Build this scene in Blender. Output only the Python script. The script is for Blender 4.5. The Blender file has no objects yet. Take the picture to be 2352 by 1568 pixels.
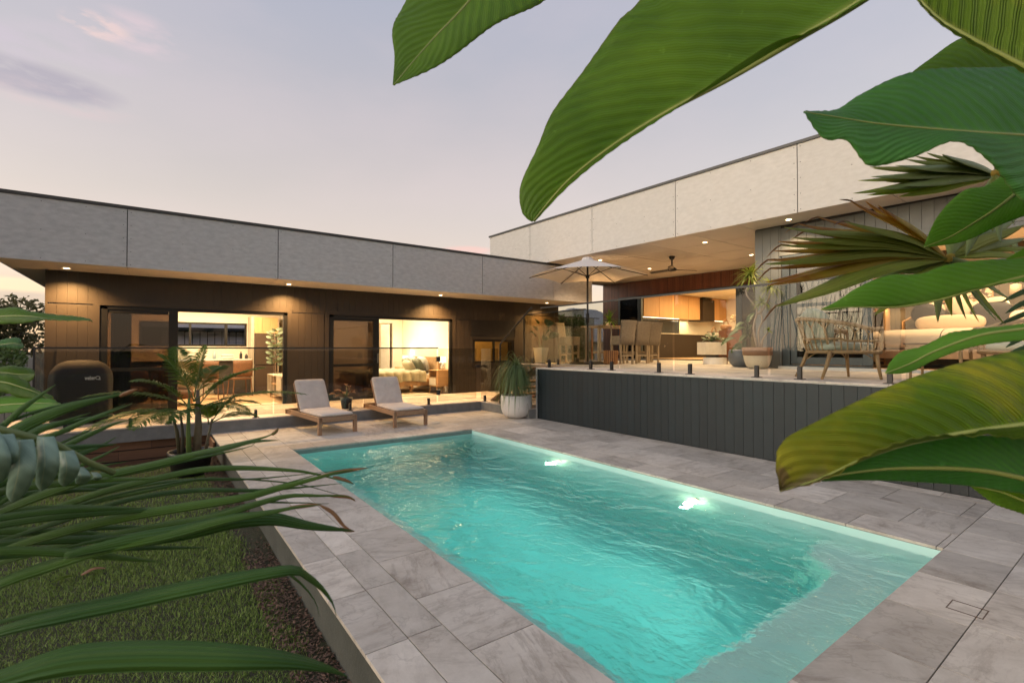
import bpy, math, random
import numpy as np
from mathutils import Vector, Matrix, Euler
R = math.radians
random.seed(7); rng = np.random.default_rng(7)
sc = bpy.context.scene
C = sc.collection

# ---------------------------------------------------------------- camera
YAW = math.atan2(826, 1124); PITCH = math.atan2(16, 1124)
cam_d = bpy.data.cameras.new('camera'); cam = bpy.data.objects.new('camera', cam_d); C.objects.link(cam)
cam.location = (0, 0, 1.4); cam.rotation_euler = (math.pi/2 + PITCH, 0, -YAW)
cam_d.sensor_width = 36; cam_d.lens = 36*1124/2352; cam_d.clip_start = .05; cam_d.clip_end = 3000
cam_d.dof.use_dof = True; cam_d.dof.focus_distance = 6.5; cam_d.dof.aperture_fstop = 5.6
sc.camera = cam
CF = Vector((math.sin(YAW)*math.cos(PITCH), math.cos(YAW)*math.cos(PITCH), math.sin(PITCH)))
CR = Vector((math.cos(YAW), -math.sin(YAW), 0)); CU = CR.cross(CF)
def at(px, py, d):
    "point measured in the photograph (2352 px wide) at distance d in front of the lens"
    return Vector((0, 0, 1.4)) + (CF + CR*((px-1176)/1124) - CU*((py-784)/1124))*d

# ---------------------------------------------------------------- sky
def N(nt, t, **kw):
    n = nt.nodes.new(t)
    for k, v in kw.items():
        if k.startswith('i_'): n.inputs[int(k[2:])].default_value = v
        else: setattr(n, k, v)
    return n
def ramp(nt, stops, src):
    r = nt.nodes.new('ShaderNodeValToRGB'); e = r.color_ramp.elements
    while len(e) < len(stops): e.new(.5)
    for s, (p, c) in zip(e, stops):
        s.position = p; s.color = (*c, 1) if len(c) == 3 else c
    nt.links.new(src, r.inputs[0]); return r
def mth(nt, op, a, b=None, clamp=False):
    m = nt.nodes.new('ShaderNodeMath'); m.operation = op; m.use_clamp = clamp
    for i, s in enumerate((a, b)):
        if s is None: continue
        if isinstance(s, (int, float)): m.inputs[i].default_value = s
        else: nt.links.new(s, m.inputs[i])
    return m.outputs[0]
def mixc(nt, fac, a, b, mode='MIX'):
    m = nt.nodes.new('ShaderNodeMix'); m.data_type = 'RGBA'; m.blend_type = mode
    for i, s in ((0, fac), (6, a), (7, b)):
        if isinstance(s, (int, float)): m.inputs[i].default_value = s
        elif isinstance(s, tuple): m.inputs[i].default_value = (*s, 1) if len(s) == 3 else s
        else: nt.links.new(s, m.inputs[i])
    return m.outputs[2]

SUN_EL, SUN_AZ = R(10), math.atan2(-1, .28)          # low in the west, behind the left wing
w = bpy.data.worlds.new('World'); sc.world = w; w.use_nodes = True
nt = w.node_tree; L = nt.links; nt.nodes.clear()
out = N(nt, 'ShaderNodeOutputWorld'); bg = N(nt, 'ShaderNodeBackground'); L.new(bg.outputs[0], out.inputs[0])
tc = N(nt, 'ShaderNodeTexCoord'); sep = N(nt, 'ShaderNodeSeparateXYZ'); L.new(tc.outputs['Generated'], sep.inputs[0])
gx, gy, gz = sep.outputs
base = ramp(nt, [(0, (.72, .47, .30)), (.05, (.72, .46, .29)), (.13, (.62, .45, .345)), (.25, (.51, .41, .345)), (.42, (.405, .36, .36)),
                 (.62, (.32, .325, .39)), (1, (.26, .29, .39))], gz)
sund = Vector((math.sin(SUN_AZ), math.cos(SUN_AZ), 0))
dot = N(nt, 'ShaderNodeVectorMath', operation='DOT_PRODUCT'); L.new(tc.outputs['Generated'], dot.inputs[0]); dot.inputs[1].default_value = sund
glow = mth(nt, 'MULTIPLY', mth(nt, 'POWER', mth(nt, 'MAXIMUM', dot.outputs['Value'], 0), 2.5), mth(nt, 'SUBTRACT', 1, mth(nt, 'MULTIPLY', gz, 2.2), True))
col = mixc(nt, mth(nt, 'MULTIPLY', glow, .75, True), base.outputs[0], (.88, .50, .25))
# wide soft mottling and a few long dusk clouds
def cloudtex(sx, sz, scale, seed, lo, hi):
    mp = N(nt, 'ShaderNodeMapping'); mp.inputs['Scale'].default_value = (sx, sx, sz); mp.inputs['Location'].default_value = (seed, seed*.7, 0)
    L.new(tc.outputs['Generated'], mp.inputs[0])
    ns = N(nt, 'ShaderNodeTexNoise'); ns.inputs['Scale'].default_value = scale; ns.inputs['Detail'].default_value = 6; ns.inputs['Roughness'].default_value = .55
    L.new(mp.outputs[0], ns.inputs['Vector'])
    return ramp(nt, [(lo, (0, 0, 0)), (hi, (1, 1, 1))], ns.outputs[0]).outputs[0]
soft = cloudtex(1, 2.5, 2.2, 3.1, .35, .7)
col = mixc(nt, mth(nt, 'MULTIPLY', soft, .22), col, (.66, .50, .47))
def patch(x, y, z, size, squash, c, seed, strength, sc_=9, lo=.42, hi=.6):
    "one cloud bank round a direction"
    global col
    d = Vector((x, y, z)).normalized()
    sb = N(nt, 'ShaderNodeVectorMath', operation='SUBTRACT'); L.new(tc.outputs['Generated'], sb.inputs[0]); sb.inputs[1].default_value = d
    ml = N(nt, 'ShaderNodeVectorMath', operation='MULTIPLY'); L.new(sb.outputs[0], ml.inputs[0]); ml.inputs[1].default_value = (1/size, 1/size, squash/size)
    ln = N(nt, 'ShaderNodeVectorMath', operation='LENGTH'); L.new(ml.outputs[0], ln.inputs[0])
    m = mth(nt, 'SUBTRACT', 1, ln.outputs['Value'], True)
    t = cloudtex(1.0, 3.2, sc_, seed, lo, hi)
    fac = mth(nt, 'MULTIPLY', mth(nt, 'MULTIPLY', mth(nt, 'MULTIPLY', m, 2.2, True), t), strength, True)
    col = mixc(nt, fac, col, c)
def dirpx(px, py): return tuple(at(px, py, 1) - Vector((0, 0, 1.4)))
patch(*dirpx(65, 180), .115, 4.6, (.33, .265, .285), 1.3, .85, 9, .34, .5)
patch(*dirpx(130, 228), .10, 5.0, (.56, .40, .37), 5.3, .6, 9)
patch(*dirpx(225, 62), .045, 2.4, (.75, .50, .42), 2.7, .6, 22, .42, .58)
patch(*dirpx(320, 80), .07, 2.4, (.60, .44, .44), 8.7, .6, 12)
patch(*dirpx(190, 115), .09, 3.5, (.50, .40, .42), 4.2, .5, 10)
patch(*dirpx(20, 95), .06, 2.5, (.50, .39, .43), 6.2, .5, 10)
patch(*dirpx(60, 675), .22, 7.0, (.46, .31, .26), 9.2, .85, 9, .34, .5)
patch(*dirpx(80, 655), .20, 16.0, (1.0, .66, .36), 2.2, .6, 12, .4, .5)
patch(*dirpx(1075, 575), .06, 6.0, (.72, .40, .32), 7.2, .8, 12, .36, .5)
below = mth(nt, 'MULTIPLY', mth(nt, 'MULTIPLY', gz, -12, True), 1, True)
col = mixc(nt, below, col, (.06, .055, .045))
sky = N(nt, 'ShaderNodeTexSky'); sky.sky_type = 'NISHITA'; sky.sun_disc = False; sky.sun_elevation = SUN_EL; sky.sun_rotation = SUN_AZ
bg2 = N(nt, 'ShaderNodeBackground'); L.new(sky.outputs[0], bg2.inputs[0]); bg2.inputs[1].default_value = .05
add = N(nt, 'ShaderNodeAddShader'); L.new(col, bg.inputs[0]); bg.inputs[1].default_value = .88
L.new(bg.outputs[0], add.inputs[0]); L.new(bg2.outputs[0], add.inputs[1]); L.new(add.outputs[0], out.inputs[0])

sun_d = bpy.data.lights.new('sun', 'SUN'); sun = bpy.data.objects.new('sun', sun_d); C.objects.link(sun)
sun_d.energy = 2.0; sun_d.angle = R(55); sun_d.color = (1, .87, .73)
sun.rotation_euler = Vector((-sund.x*math.cos(SUN_EL), -sund.y*math.cos(SUN_EL), -math.sin(SUN_EL))).to_track_quat('-Z', 'Y').to_euler()
sc.view_settings.view_transform = 'Standard'; sc.view_settings.look = 'None'; sc.view_settings.gamma = 1
sc.view_settings.use_curve_mapping = False; sc.view_settings.exposure = .45
cy = sc.cycles
cy.use_denoising = True; cy.max_bounces = 10; cy.diffuse_bounces = 4; cy.glossy_bounces = 4; cy.transmission_bounces = 8
cy.transparent_max_bounces = 16; cy.sample_clamp_indirect = 4; cy.caustics_reflective = False; cy.use_adaptive_sampling = True; cy.adaptive_threshold = .02
cy.volume_bounces = 0; cy.blur_glossy = 1.0

# ---------------------------------------------------------------- helpers
ORG = {}
def tag(o, label=None, cat=None, group=None, kind=None):
    if label: o['label'] = label
    if cat: o['category'] = cat
    if group: o['group'] = group
    if kind: o['kind'] = kind
    return o
def thing(name, label, cat, loc=(0, 0, 0), group=None, rz=0):
    o = bpy.data.objects.new(name, None); C.objects.link(o); o.location = loc; o.rotation_euler = (0, 0, rz); o.empty_display_size = .1
    ORG[o.name] = Vector(loc); return tag(o, label, cat, group)
def dup(root, loc, rz=0, label=None):
    r = root.copy(); C.objects.link(r); r.location = loc; r.rotation_euler = (0, 0, rz)
    if label: r['label'] = label
    for ch in list(root.children):
        c = ch.copy(); C.objects.link(c); c.parent = r
        for g in ch.children:
            d = g.copy(); C.objects.link(d); d.parent = c
    return r
def frame(d, up=Vector((0, 0, 1))):
    d = d.normalized(); s = d.cross(up)
    if s.length < 1e-4: s = d.cross(Vector((1, 0, 0)))
    s.normalize(); return s, s.cross(d).normalized(), d
class MB:
    def __init__(s): s.v = []; s.f = []; s.uv = []
    def add(s, vs, fs, uv=None):
        b = len(s.v); s.v += [tuple(x) for x in vs]; s.f += [tuple(i+b for i in q) for q in fs]
        s.uv += uv if uv else [(0, 0)]*len(vs); return s
    def box(s, x0, y0, z0, x1, y1, z1):
        return s.add([(x0,y0,z0),(x1,y0,z0),(x1,y1,z0),(x0,y1,z0),(x0,y0,z1),(x1,y0,z1),(x1,y1,z1),(x0,y1,z1)],
                     [(0,3,2,1),(4,5,6,7),(0,1,5,4),(1,2,6,5),(2,3,7,6),(3,0,4,7)])
    def obox(s, c, size, rot=None):
        m = MB().box(*[-x/2 for x in size], *[x/2 for x in size]); rot = rot or Matrix.Identity(3); c = Vector(c)
        return s.add([c + rot @ Vector(v) for v in m.v], m.f)
    def bar(s, p, q, wd, h=None, up=Vector((0, 0, 1))):
        p, q = Vector(p), Vector(q); a, b, d = frame(q-p, up); h = h or wd; vs = []
        for e in (p, q):
            for i, j in ((-1,-1),(1,-1),(1,1),(-1,1)): vs.append(e + a*i*wd/2 + b*j*h/2)
        return s.add(vs, [(3,2,1,0),(4,5,6,7),(0,1,5,4),(1,2,6,5),(2,3,7,6),(3,0,4,7)])
    def tube(s, path, r, n=8, cap=True):
        path = [Vector(p) for p in path]; k = len(path); rr = r if isinstance(r, (list, tuple)) else [r]*k; vs = []; ref = None
        for i, p in enumerate(path):
            d = (path[min(i+1, k-1)] - path[max(i-1, 0)])
            if ref is None: a, b, _ = frame(d); ref = a
            else:
                d.normalize(); a = (ref - d*ref.dot(d))
                a = a.normalized() if a.length > 1e-5 else frame(d)[0]; ref = a
            b = d.normalized().cross(a)
            for j in range(n):
                t = 2*math.pi*j/n; vs.append(p + (a*math.cos(t) + b*math.sin(t))*rr[i])
        fs = [(i*n+j, i*n+(j+1) % n, (i+1)*n+(j+1) % n, (i+1)*n+j) for i in range(k-1) for j in range(n)]
        if cap: fs += [tuple(range(n))[::-1], tuple((k-1)*n+j for j in range(n))]
        return s.add(vs, fs)
    def lathe(s, prof, c=(0, 0, 0), n=28):
        vs = [(c[0]+r*math.cos(2*math.pi*j/n), c[1]+r*math.sin(2*math.pi*j/n), c[2]+z) for r, z in prof for j in range(n)]
        return s.add(vs, [(i*n+j, i*n+(j+1) % n, (i+1)*n+(j+1) % n, (i+1)*n+j) for i in range(len(prof)-1) for j in range(n)])
    def disc(s, c, r, n=20, ry=None):
        ry = ry or r
        return s.add([(c[0]+r*math.cos(2*math.pi*j/n), c[1]+ry*math.sin(2*math.pi*j/n), c[2]) for j in range(n)], [tuple(range(n))])
    def grid(s, P, uv=None):
        a, b = len(P), len(P[0]); vs = [p for row in P for p in row]
        return s.add(vs, [(i*b+j, i*b+j+1, (i+1)*b+j+1, (i+1)*b+j) for i in range(a-1) for j in range(b-1)],
                     [q for row in uv for q in row] if uv else None)
    def pillow(s, c, size, rot=None, n=12, e=.45, lump=.0, seed=0):
        "rounded cushion: superellipsoid"
        rot = rot or Matrix.Identity(3); c = Vector(c); rows = []; rs = random.Random(seed); ph = [rs.uniform(0, 6) for _ in range(4)]
        sg = lambda x, p: math.copysign(abs(x)**p, x)
        for i in range(n+1):
            a = -math.pi/2 + math.pi*i/n; row = []
            for j in range(2*n+1):
                b = -math.pi + math.pi*j/n
                x = sg(math.cos(a), .5)*sg(math.cos(b), e); y = sg(math.cos(a), .5)*sg(math.sin(b), e); z = sg(math.sin(a), .8)
                k = 1 + lump*math.sin(x*4+ph[0]+y*3)*math.cos(y*5+ph[1])
                row.append(c + rot @ Vector((x*size[0]/2, y*size[1]/2, z*size[2]/2*k)))
            rows.append(row)
        return s.grid(rows)
    def build(s, name, m, parent=None, smooth=False, bevel=0, label=None, kind=None, solid=0, org=None, local=False):
        o0 = Vector((0, 0, 0)) if local else (Vector(org) if org else (ORG.get(parent.name, Vector((0, 0, 0))) if parent else Vector((0, 0, 0))))
        me = bpy.data.meshes.new(name); me.from_pydata([(x-o0.x, y-o0.y, z-o0.z) for x, y, z in s.v], [], s.f)
        if any(u != (0, 0) for u in s.uv):
            uvl = me.uv_layers.new(name='UVMap'); idx = np.zeros(len(me.loops), dtype=np.int32); me.loops.foreach_get('vertex_index', idx)
            uvl.data.foreach_set('uv', np.array(s.uv, dtype=np.float32)[idx].ravel())
        me.materials.append(m)
        if smooth: me.polygons.foreach_set('use_smooth', [True]*len(me.polygons))
        me.update(); o = bpy.data.objects.new(name, me); C.objects.link(o)
        if parent: o.parent = parent; ORG[o.name] = o0
        elif org: o.location = o0; ORG[o.name] = o0
        else: ORG[o.name] = Vector((0, 0, 0))
        if solid:
            md = o.modifiers.new('solid', 'SOLIDIFY'); md.thickness = solid; md.offset = 0
        if bevel:
            md = o.modifiers.new('bevel', 'BEVEL'); md.width = bevel; md.segments = 2; md.limit_method = 'ANGLE'
        if label: o['label'] = label
        if kind: o['kind'] = kind
        return o
CACHE = {}
def piece(name, size, c, m, parent, bev=0):
    "one box-shaped piece (tile, board, slat) sharing its mesh with pieces of the same size"
    key = (name, tuple(round(x, 3) for x in size), m.name)
    if key not in CACHE:
        me = bpy.data.meshes.new(name)
        x, y, z = [k/2 for k in size]; b = bev
        if b:
            vs = [(-x,-y,-z),(x,-y,-z),(x,y,-z),(-x,y,-z),(-x,-y,z-b),(x,-y,z-b),(x,y,z-b),(-x,y,z-b),(-x+b,-y+b,z),(x-b,-y+b,z),(x-b,y-b,z),(-x+b,y-b,z)]
            fs = [(0,3,2,1),(8,9,10,11)] + [(i,(i+1)%4,(i+1)%4+4,i+4) for i in range(4)] + [(i+4,(i+1)%4+4,(i+1)%4+8,i+8) for i in range(4)]
        else:
            t = MB().box(-x,-y,-z,x,y,z); vs, fs = t.v, t.f
        me.from_pydata(vs, [], fs); me.materials.append(m); CACHE[key] = me
    o = bpy.data.objects.new(name, CACHE[key]); C.objects.link(o); o.parent = parent
    o.location = Vector(c) - ORG.get(parent.name, Vector((0, 0, 0))) if parent else c
    return o
def copyp(o, world):
    c = o.copy(); C.objects.link(c); c.parent = o.parent; c.location = Vector(world) - ORG.get(o.parent.name, Vector((0,0,0))); return c

# ---------------------------------------------------------------- materials
MATS = {}
def new(name):
    m = bpy.data.materials.new(name); m.use_nodes = True; MATS[name] = m; nt = m.node_tree
    return m, nt, nt.nodes['Principled BSDF'], nt.nodes['Material Output']
def coords(nt, rand=True, scale=(1, 1, 1), kind='Object'):
    tc = N(nt, 'ShaderNodeTexCoord'); mp = N(nt, 'ShaderNodeMapping'); mp.inputs['Scale'].default_value = scale
    if rand:
        oi = N(nt, 'ShaderNodeObjectInfo'); va = N(nt, 'ShaderNodeVectorMath', operation='MULTIPLY_ADD')
        nt.links.new(oi.outputs['Random'], va.inputs[0]); va.inputs[1].default_value = (37, 53, 71); nt.links.new(tc.outputs[kind], va.inputs[2])
        nt.links.new(va.outputs[0], mp.inputs[0]); return mp.outputs[0], oi.outputs['Random']
    nt.links.new(tc.outputs[kind], mp.inputs[0]); return mp.outputs[0], None
def noise(nt, vec, scale, detail=4, rough=.5, dist=0):
    n = N(nt, 'ShaderNodeTexNoise'); n.inputs['Scale'].default_value = scale; n.inputs['Detail'].default_value = detail
    n.inputs['Roughness'].default_value = rough; n.inputs['Distortion'].default_value = dist; nt.links.new(vec, n.inputs['Vector']); return n.outputs[0]
def bump(nt, h, strength, dist, b):
    n = N(nt, 'ShaderNodeBump'); n.inputs['Strength'].default_value = strength; n.inputs['Distance'].default_value = dist
    nt.links.new(h, n.inputs['Height']); nt.links.new(n.outputs[0], b.inputs['Normal']); return n
def mat(name, c1, c2=None, scale=6, rough=.6, bmp=0, bs=40, rand=0, st=(1, 1, 1), metal=0, spec=.5, lo=.3, hi=.7, bd=.01, sheen=0, detail=5):
    if name in MATS: return MATS[name]
    m, nt, b, o = new(name); c2 = c2 or tuple(x*.8 for x in c1)
    v, rn = coords(nt, True, st); f = ramp(nt, [(lo, c1), (hi, c2)], noise(nt, v, scale, detail, .6))
    c = f.outputs[0]
    if rand:
        hs = N(nt, 'ShaderNodeHueSaturation'); nt.links.new(c, hs.inputs['Color'])
        nt.links.new(mth(nt, 'ADD', 1-rand, mth(nt, 'MULTIPLY', rn, 2*rand)), hs.inputs['Value']); c = hs.outputs[0]
    nt.links.new(c, b.inputs['Base Color']); b.inputs['Roughness'].default_value = rough; b.inputs['Metallic'].default_value = metal
    b.inputs['Specular IOR Level'].default_value = spec; b.inputs['Sheen Weight'].default_value = sheen
    if bmp: bump(nt, noise(nt, v, bs, 4, .6), bmp, bd, b)
    return m
def glow_mat(name, c, s):
    m, nt, b, o = new(name); e = N(nt, 'ShaderNodeEmission'); e.inputs[0].default_value = (*c, 1); e.inputs[1].default_value = s
    nt.links.new(e.outputs[0], o.inputs[0]); return m
def glass_mat(name, tint, refl=.06, rough=0, k=.9):
    "thin pane: tinted see-through with a fresnel reflection"
    m, nt, b, o = new(name); t = N(nt, 'ShaderNodeBsdfTransparent'); t.inputs[0].default_value = (*[x**.5 for x in tint], 1)   # two faces per pane
    g = N(nt, 'ShaderNodeBsdfGlossy'); g.inputs['Roughness'].default_value = rough; g.inputs[0].default_value = (1, 1, 1, 1)
    ge = N(nt, 'ShaderNodeNewGeometry'); d = N(nt, 'ShaderNodeVectorMath', operation='DOT_PRODUCT'); nt.links.new(ge.outputs['Incoming'], d.inputs[0]); nt.links.new(ge.outputs['Normal'], d.inputs[1])
    c1 = mth(nt, 'SUBTRACT', 1, mth(nt, 'ABSOLUTE', d.outputs['Value']), True); f = mth(nt, 'ADD', refl, mth(nt, 'MULTIPLY', mth(nt, 'POWER', c1, 5), .92))
    f = mth(nt, 'MULTIPLY', mth(nt, 'MULTIPLY', f, k), mth(nt, 'SUBTRACT', 1, ge.outputs['Backfacing']), True)
    mx = N(nt, 'ShaderNodeMixShader'); nt.links.new(f, mx.inputs[0])
    nt.links.new(t.outputs[0], mx.inputs[1]); nt.links.new(g.outputs[0], mx.inputs[2]); nt.links.new(mx.outputs[0], o.inputs[0]); return m
def wood(name, c1, c2, axis='x', scale=1, rough=.55, rand=.12):
    m, nt, b, o = new(name); st = {'x': (.9, 14, 14), 'y': (14, .9, 14), 'z': (14, 14, .9)}[axis]
    v, rn = coords(nt, True, tuple(k*scale for k in st)); n1 = noise(nt, v, 1.6, 6, .6, .6)
    c = ramp(nt, [(.3, c1), (.55, tuple((a+b_)/2 for a, b_ in zip(c1, c2))), (.75, c2)], n1).outputs[0]
    hs = N(nt, 'ShaderNodeHueSaturation'); nt.links.new(c, hs.inputs['Color']); nt.links.new(mth(nt, 'ADD', 1-rand, mth(nt, 'MULTIPLY', rn, 2*rand)), hs.inputs['Value'])
    nt.links.new(hs.outputs[0], b.inputs['Base Color']); b.inputs['Roughness'].default_value = rough; bump(nt, n1, .15, .004, b); return m
def stone(name, dark=1.0, warm=0):
    "porcelain paver: pale grey-beige with cloudy patches and drawn-out veins whose run differs from tile to tile"
    m, nt, b, o = new(name); tc = N(nt, 'ShaderNodeTexCoord'); oi = N(nt, 'ShaderNodeObjectInfo')
    rot = N(nt, 'ShaderNodeVectorRotate'); rot.rotation_type = 'Z_AXIS'; nt.links.new(tc.outputs['Object'], rot.inputs['Vector'])
    nt.links.new(mth(nt, 'MULTIPLY', mth(nt, 'FLOOR', mth(nt, 'MULTIPLY', oi.outputs['Random'], 3.99)), .62), rot.inputs['Angle'])
    va = N(nt, 'ShaderNodeVectorMath', operation='MULTIPLY_ADD'); nt.links.new(oi.outputs['Random'], va.inputs[0]); va.inputs[1].default_value = (37, 53, 71); nt.links.new(rot.outputs[0], va.inputs[2])
    mp = N(nt, 'ShaderNodeMapping'); mp.inputs['Scale'].default_value = (1.3, 6.0, 1); nt.links.new(va.outputs[0], mp.inputs[0])
    cloud = noise(nt, va.outputs[0], 2.6, 9, .68, .5); vein = noise(nt, mp.outputs[0], 2.3, 12, .72, .12); fine = noise(nt, va.outputs[0], 60, 4, .6)
    A = tuple(x*dark for x in (.66+warm, .61+warm*.4, .535)); B = tuple(x*dark for x in (.48, .43, .365)); Dk = tuple(x*dark for x in (.22, .18, .145))
    c = ramp(nt, [(.34, A), (.5, tuple((p+q)/2 for p, q in zip(A, B))), (.62, B), (.75, Dk)], cloud).outputs[0]
    vm = ramp(nt, [(.50, (0, 0, 0)), (.60, (.75, .75, .75)), (.66, (.2, .2, .2)), (.8, (.6, .6, .6))], vein).outputs[0]
    vs_ = mth(nt, 'ADD', .12, mth(nt, 'MULTIPLY', mth(nt, 'FRACT', mth(nt, 'MULTIPLY', oi.outputs['Random'], 7.7)), .62)); c = mixc(nt, mth(nt, 'MULTIPLY', vm, vs_), c, Dk)
    crack = N(nt, 'ShaderNodeTexNoise'); crack.inputs['Scale'].default_value = 2.4; crack.inputs['Detail'].default_value = 8; crack.inputs['Roughness'].default_value = .6; nt.links.new(va.outputs[0], crack.inputs['Vector'])
    ck = ramp(nt, [(.485, (0, 0, 0)), (.5, (1, 1, 1)), (.515, (0, 0, 0))], crack.outputs[0]).outputs[0]
    c = mixc(nt, mth(nt, 'MULTIPLY', ck, .3), c, Dk)
    c = mixc(nt, mth(nt, 'MULTIPLY', fine, .25), c, tuple(x*.7 for x in B))
    hs = N(nt, 'ShaderNodeHueSaturation'); nt.links.new(c, hs.inputs['Color']); nt.links.new(mth(nt, 'ADD', .78, mth(nt, 'MULTIPLY', mth(nt, 'FRACT', mth(nt, 'MULTIPLY', oi.outputs['Random'], 17.3)), .36)), hs.inputs['Value'])
    nt.links.new(hs.outputs[0], b.inputs['Base Color']); nt.links.new(mth(nt, 'ADD', .42, mth(nt, 'MULTIPLY', cloud, .3)), b.inputs['Roughness'])
    h = mth(nt, 'ADD', mth(nt, 'MULTIPLY', cloud, .6), mth(nt, 'MULTIPLY', vein, .6)); bump(nt, mth(nt, 'ADD', h, mth(nt, 'MULTIPLY', fine, .12)), .35, .01, b); return m

PAVE = stone('paver_stone'); DECKT = stone('deck_tile_stone', 1.1, .05)
GROUT = mat('grout', (.16, .145, .13), (.11, .1, .09), 30)
CONC = mat('rendered_concrete', (.22, .225, .22), (.15, .155, .155), 5, .8, .3, 60)
FASC = mat('fibre_cement_panel', (.54, .545, .55), (.43, .435, .445), 14, .75, .5, 70, .04, bd=.004, detail=12, lo=.32, hi=.66, st=(.55, 1, 1.3))
SOFF = mat('soffit_board', (.50, .47, .43), (.46, .43, .39), 3, .7)
TRIM = mat('dark_metal_trim', (.05, .052, .05), (.04, .04, .04), 8, .45, metal=.3)
CLAD = mat('brown_black_cladding', (.030, .022, .015), (.024, .017, .012), 4, .55, .2, 60, .02)
SLATE = mat('charcoal_cladding', (.0065, .015, .020), (.005, .012, .016), 4, .5, .15, 60, .14)
GREYC = mat('grey_cladding', (.14, .15, .145), (.115, .125, .12), 4, .6, .15, 60, .04)
BLK = mat('black_powdercoat', (.018, .018, .019), (.012, .012, .013), 10, .38)
FRAME = mat('door_frame_black', (.010, .010, .010), (.007, .007, .007), 10, .4, spec=.3)
FRAMEG = mat('door_frame_slate', (.045, .06, .065), (.035, .047, .052), 10, .4)
GREEND = mat('soil', (.06, .042, .03), (.03, .02, .015), 30, .95, 1, 60, bd=.03)
WALLW = mat('painted_wall', (.78, .70, .57), (.74, .66, .53), 3, .8)
CEILW = mat('ceiling_paint', (.80, .76, .68), (.78, .74, .66), 3, .8)
FLOORW = wood('oak_floor', (.50, .33, .17), (.36, .22, .11), 'x', .7)
OAK = wood('oak_veneer', (.60, .36, .16), (.46, .25, .10), 'z', .8); OAKX = wood('oak_wood', (.50, .31, .15), (.38, .22, .10), 'x', .8)
TEAK = wood('weathered_teak', (.36, .22, .13), (.22, .125, .07), 'y', 1); TEAKG = wood('greyed_timber', (.38, .30, .20), (.27, .20, .13), 'z', 1)
MERB = wood('merbau_slats', (.16, .052, .022), (.085, .028, .014), 'z', 1.2, .45, .3)
PINE = wood('treated_pine', (.17, .085, .045), (.10, .05, .028), 'x', 1, .7, .2)
GLS = glass_mat('fence_glass', (.68, .69, .66), .06, k=.55); GLD = glass_mat('door_glass', (.07, .045, .028), .06, k=.8); GLW = glass_mat('window_glass', (.8, .8, .8), .04, k=.5)
GLR = glass_mat('dark_door_glass', (.04, .045, .045), .06)
WPOT = mat('white_pot', (.72, .70, .67), (.66, .64, .61), 4, .5, .1, 50)
DL = glow_mat('downlight_lens', (1, .72, .40), 14)
WARM = (1.0, .62, .30)
def lamp(kind, name, loc, energy, color=WARM, parent=None, size=.1, sizey=None, spot=None, direction=(0, 0, -1), blend=.8):
    d = bpy.data.lights.new(name, kind); d.energy = energy; d.color = color; o = bpy.data.objects.new(name, d); C.objects.link(o)
    if kind == 'AREA':
        d.size = size
        if sizey: d.shape = 'RECTANGLE'; d.size_y = sizey
    else: d.shadow_soft_size = size
    if kind == 'SPOT': d.spot_size = spot; d.spot_blend = blend
    if parent: o.parent = parent; loc = Vector(loc) - ORG[parent.name]
    o.location = loc; o.rotation_euler = Vector(direction).to_track_quat('-Z', 'Y').to_euler(); return o
# ================================================================ THE GROUND
g = MB(); n = 40

for q in ((-400,-400,400,.9),(-400,7.4,400,400),(-400,.9,1.5,7.4),(4.56,.9,400,7.4)): g.add([(q[0],q[1],-.62),(q[2],q[1],-.62),(q[2],q[3],-.62),(q[0],q[3],-.62)], [(0,1,2,3)])
tag(g.build('ground', mat('ground_earth', (.07,.075,.035), (.05,.045,.03), .6, .95)), kind='structure')
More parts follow.
